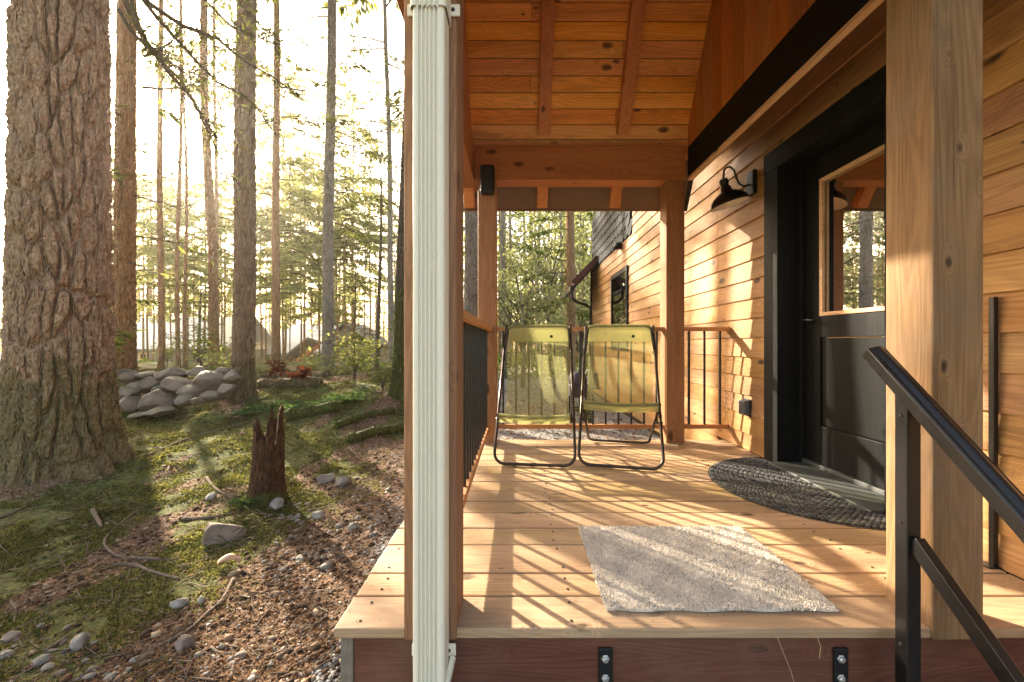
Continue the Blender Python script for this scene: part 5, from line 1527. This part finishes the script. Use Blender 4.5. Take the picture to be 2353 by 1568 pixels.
mb = MB(); mb.box(a.x+0.3, b.x-0.3, Zh+0.45, Zh+6, -2.6, a.z); mb.build('wall', M['n_wall'], h1)
mb = MB(); rz_ = hp(300, 733, Zh+3.2).z
mb.hexa([(a.x,Zh,a.z),(b.x,Zh,a.z),(b.x,Zh+3.4,rz_),(a.x,Zh+3.4,rz_),(a.x,Zh,a.z+0.14),(b.x,Zh,a.z+0.14),(b.x,Zh+3.4,rz_+0.14),(a.x,Zh+3.4,rz_+0.14)])
mb.hexa([(a.x,Zh+3.41,rz_),(b.x,Zh+3.41,rz_),(b.x,Zh+6.8,a.z),(a.x,Zh+6.8,a.z),(a.x,Zh+3.41,rz_+0.14),(b.x,Zh+3.41,rz_+0.14),(b.x,Zh+6.8,a.z+0.14),(a.x,Zh+6.8,a.z+0.14)])
mb.build('roof', M['n_roof'], h1)
mb = MB(); mb.box(a.x, b.x, Zh-0.06, Zh-0.005, a.z-0.1, a.z+0.1); mb.build('fascia', M['n_roof_dark'], h1)
c = hp(317, 820, Zh); 
mb = MB()
for q in ((-0.30,0.30,0.16,0.25),(-0.30,0.30,-0.25,-0.16),(-0.30,-0.21,-0.16,0.16),(0.21,0.30,-0.16,0.16)): mb.box(c.x+q[0],c.x+q[1],Zh+0.38,Zh+0.449,c.z+q[2],c.z+q[3])
wo = mb.build('window', M['yellow_trim'], h1)
mb = MB(); mb.box(c.x-0.21,c.x+0.21,Zh+0.41,Zh+0.43,c.z-0.16,c.z+0.16); mb.build('pane', M['dark_room'], wo)

h2 = thing('house', (-16, 35, -2.4), 'pale roofed house with orange timber porch gable between the slim trunks', 'house', 'houses beyond the trees')
Zh = 33.0
def roofquad(mb, p, th=0.14):
    p = [Vector(q) for q in p]; up = Vector((0,0,th))
    mb.hexa([tuple(q) for q in p] + [tuple(q+up) for q in p])
e0 = hp(600, 815, Zh); e1 = hp(762, 815, Zh); r0 = hp(672, 750, Zh+3.5); r1 = hp(795, 746, Zh+3.5)
mb = MB(); roofquad(mb, [e0, e1, r1, r0]); roofquad(mb, [Vector((r0.x,Zh+3.52,r0.z)), Vector((r1.x,Zh+3.52,r1.z)), Vector((e1.x+1.6,Zh+7,e1.z)), Vector((e0.x,Zh+7,e0.z))])
mb.build('roof', M['n_roof'], h2)
mb = MB(); mb.box(e0.x+0.5, e1.x+1.0, Zh+0.6, Zh+6.5, -2.6, e0.z); mb.build('wall', M['n_wall'], h2)
# gable wing on the right
ga = hp(788, 746, Zh-0.5); gl = hp(735, 790, Zh-0.5); gr = hp(857, 796, Zh-0.5)
mb = MB()
for (p, q) in ((gl, ga), (ga, gr)):
    s_ = 1
    roofquad(mb, [p, q, q+Vector((0,5,0)), p+Vector((0,5,0))], 0.16)
mb.build('gable_roof', M['n_roof_dark'], h2)
mb = MB(); y = Zh-0.1
mb.add([(gl.x+0.3,y,-2.6),(gr.x-0.3,y,-2.6),(gr.x-0.3,y,gr.z-0.02),(ga.x,y,ga.z-0.15),(gl.x+0.3,y,gl.z+0.05),
        (gl.x+0.3,y+4.5,-2.6),(gr.x-0.3,y+4.5,-2.6),(gr.x-0.3,y+4.5,gr.z-0.02),(ga.x,y+4.5,ga.z-0.15),(gl.x+0.3,y+4.5,gl.z+0.05)],
       [(0,1,2,3,4),(9,8,7,6,5),(0,5,6,1),(1,6,7,2),(2,7,8,3),(3,8,9,4),(4,9,5,0)])
mb.build('gable_wall', M['n_wall'], h2)
# orange porch gable
pa = hp(706, 781, Zh-3); pl = hp(646, 829, Zh-3); pr = hp(741, 792, Zh-3)
M['n_roof_mid'] = plain('weathered_porch_roof', (0.25,0.235,0.20), 0.6, 0, 0.3, 5, 0.2)
mb = MB()
for (p, q) in ((pl, pa), (pa, pr)): roofquad(mb, [p, q, q+Vector((0,3.2,0.1)), p+Vector((0,3.2,0.1))], 0.2)
mb.build('porch_roof', M['n_roof_mid'], h2)
mb = MB(); mb.bar(hp(683, 828, Zh-2.6), hp(734, 794, Zh-2.6), 0.16, 0.26); mb.build('porch_beam', M['orange_timber'], h2)
c = hp(688, 826, Zh-2.62); mb = MB(); mb.box(c.x-0.15,c.x+0.15,c.y-0.15,c.y+0.15,-2.6,c.z-0.02); mb.build('porch_column', M['orange_timber'], h2)

def car():
    # a car seen almost end on past the big fir; only its tail shows
    ZC = 7.6; xr = W(13, 930, ZC)[0]
    t = thing('parked_car', (xr-2.1, ZC+0.8, -0.7), 'blue grey parked car peeping out left of the massive fir', 'car')
    M['car'] = plain('blue_grey_car_paint', (0.16,0.19,0.25), 0.3, 0.2, 0.6, 8, 0.05, 0.01)
    M['tyre'] = plain('tyre_rubber', (0.02,0.02,0.021), 0.8)
    x0, x1 = xr-4.2, xr; y0, y1 = ZC, ZC+1.75; zb = -0.72
    prof = [(0,0.30),(0,0.62),(0.18,0.80),(1.0,0.90),(1.7,1.40),(3.2,1.42),(3.9,0.98),(4.15,0.92),(4.2,0.55),(4.15,0.30)]
    mb = MB(); m = len(prof)
    for y, ins in ((y0, 0.0), (y0+0.12, -0.03), (y1-0.12, -0.03), (y1, 0.0)):
        for px_, pz_ in prof: mb.v.append((x0+px_, y, zb+pz_ - (ins if pz_ > 0.9 else 0)))
    for r in range(3):
        for k in range(m):
            k2 = (k+1) % m; mb.face(r*m+k, r*m+k2, (r+1)*m+k2, (r+1)*m+k)
    mb.face(*range(m)[::-1]); mb.face(*range(3*m, 4*m))
    mb.build('body', M['car'], t, bevel=0.05, seg=3)
    mb = MB(); mb.add([(x0+1.15,y0-0.012,zb+0.95),(x0+3.75,y0-0.012,zb+0.95),(x0+3.1,y0-0.012,zb+1.34),(x0+1.75,y0-0.012,zb+1.34)]+[(x0+1.15,y0-0.002,zb+0.95),(x0+3.75,y0-0.002,zb+0.95),(x0+3.1,y0-0.002,zb+1.34),(x0+1.75,y0-0.002,zb+1.34)],[(0,1,2,3),(7,6,5,4),(0,4,5,1),(1,5,6,2),(2,6,7,3),(3,7,4,0)])
    mb.build('side_window', M['glass'], t)
    mb = MB(); mb.box(x1-0.12, x1+0.03, y0+0.1, y1-0.1, zb+0.22, zb+0.46); mb.build('bumper', M['plastic_black'], t, bevel=0.03)
    for px_ in (0.8, 3.4):
        for y in (y0+0.08, y1-0.08):
            mb = MB(); T = Matrix.Translation((x0+px_, y, zb+0.32)) @ Matrix.Rotation(PI/2,4,'X')
            mb.lathe([(0.18,0.10),(0.28,0.11),(0.32,0.08),(0.32,-0.08),(0.28,-0.11),(0.18,-0.10)],T,24); wo = mb.build('wheel', M['tyre'], t, smooth=True)
            mb = MB(); mb.lathe([(0,0.07),(0.19,0.09),(0.19,-0.09),(0,-0.07)],T,16); mb.build('rim', M['zinc'], wo)
car()

# ------------------------------------------------------------------ the far wood
def far_wood():
    g = np.random.default_rng(88)
    Vl, Fl, off = [], [], 0
    tv = MB()
    for i in range(310):
        Y = g.uniform(34, 100); x = g.uniform(-60, 1420) if i < 240 else g.uniform(-1300, -60)
        X = (x-VX)*Y/F
        if x > 1000: Y = g.uniform(24, 70); X = (x-VX)*Y/F
        z0 = float(zg(X, Y)); Ht = g.uniform(8, min(20, 0.36*math.hypot(X, Y)+3))
        r = g.uniform(0.10, 0.24)
        tv.tube([(X,Y,z0),(X+g.normal(0,0.15),Y,z0+Ht)], [r, r*0.3], 6, caps=False)
        n = 1000
        h = z0 + Ht*(0.12+0.88*g.random(n)**0.9)
        rad = (1-(h-z0)/Ht*0.85)*g.uniform(1.6, 2.8)*g.random(n)**0.5
        lay = np.round(h/0.7)*0.7; h = lay + g.normal(0, 0.13, n) - 0.18*rad
        a = g.uniform(0, 2*PI, n)
        P = np.stack([X+rad*np.cos(a), Y+rad*np.sin(a), h], 1)
        D = np.stack([np.cos(a), np.sin(a), -0.3+g.normal(0,0.2,n)], 1)+g.normal(0,0.3,(n,3))
        Nn = np.array([0,0,1.0])+g.normal(0,0.45,(n,3)); L = g.uniform(0.16, 0.4, n)
        v, f = kites(P, D, Nn, L, L*0.4); Vl.append(v); Fl.append(f+off); off += len(v)
    tw = np.array(tv.v); tf = np.array(tv.f)
    o = np_mesh('far_wood', np.concatenate(Vl), np.concatenate(Fl), M['needle_wood'])
    meta(o, 'hazy mass of distant conifer foliage filling the background', 'forest', None, 'stuff')
    o2 = np_mesh('far_trunks', tw, tf, M['bark_warm'], smooth=True)
    meta(o2, 'crowd of hazy distant trunks in the far wood', 'forest', None, 'stuff')
    # undergrowth in front of the houses and behind the porch
    n = 26000
    Y = g.uniform(13, 34, n); x = np.concatenate([g.uniform(250, 1000, n//2), g.uniform(1060, 1400, n-n//2)]); X = (x-VX)*Y/F
    c = fbm(X*0.5, Y*0.5, 91, 3); keep = c > 0.42; X, Y, c = X[keep], Y[keep], c[keep]; n = len(X)
    z = zg(X, Y) + g.random(n)**1.5*(c-0.40)*7.0
    xx = X*F/Y+VX; hide = (((xx > 295) & (xx < 400)) | ((xx > 600) & (xx < 862))) & (z > 0.83-32*Y/F); X, Y, z = X[~hide], Y[~hide], z[~hide]; n = len(X)
    L = g.uniform(0.08, 0.2, n)
    V, Fq = kites(np.stack([X, Y, z], 1), g.normal(0,1,(n,3)), np.array([0,0,1.0])+g.normal(0,0.5,(n,3)), L, L*0.55)
    o = np_mesh('undergrowth', V, Fq, M['leaf'])
    meta(o, 'low light green undergrowth between the trees and the far houses', 'undergrowth', None, 'stuff')
far_wood()

# ------------------------------------------------------------------ haze
hz = MB(); hz.box(-176, 126, -34, 176, -4.2, 28)
q = NT('forest_haze')
pv = q.n("ShaderNodeVolumePrincipled")
pv.inputs['Color'].default_value = (1.0, 0.96, 0.88, 1); pv.inputs['Density'].default_value = 0.0009
pv.inputs['Anisotropy'].default_value = 0.8
q.t.links.new(pv.outputs[0], q.out.inputs['Volume'])
ho = hz.build('haze', q.m)
meta(ho, 'warm sunlit haze hanging between the trees', 'haze', None, 'stuff')
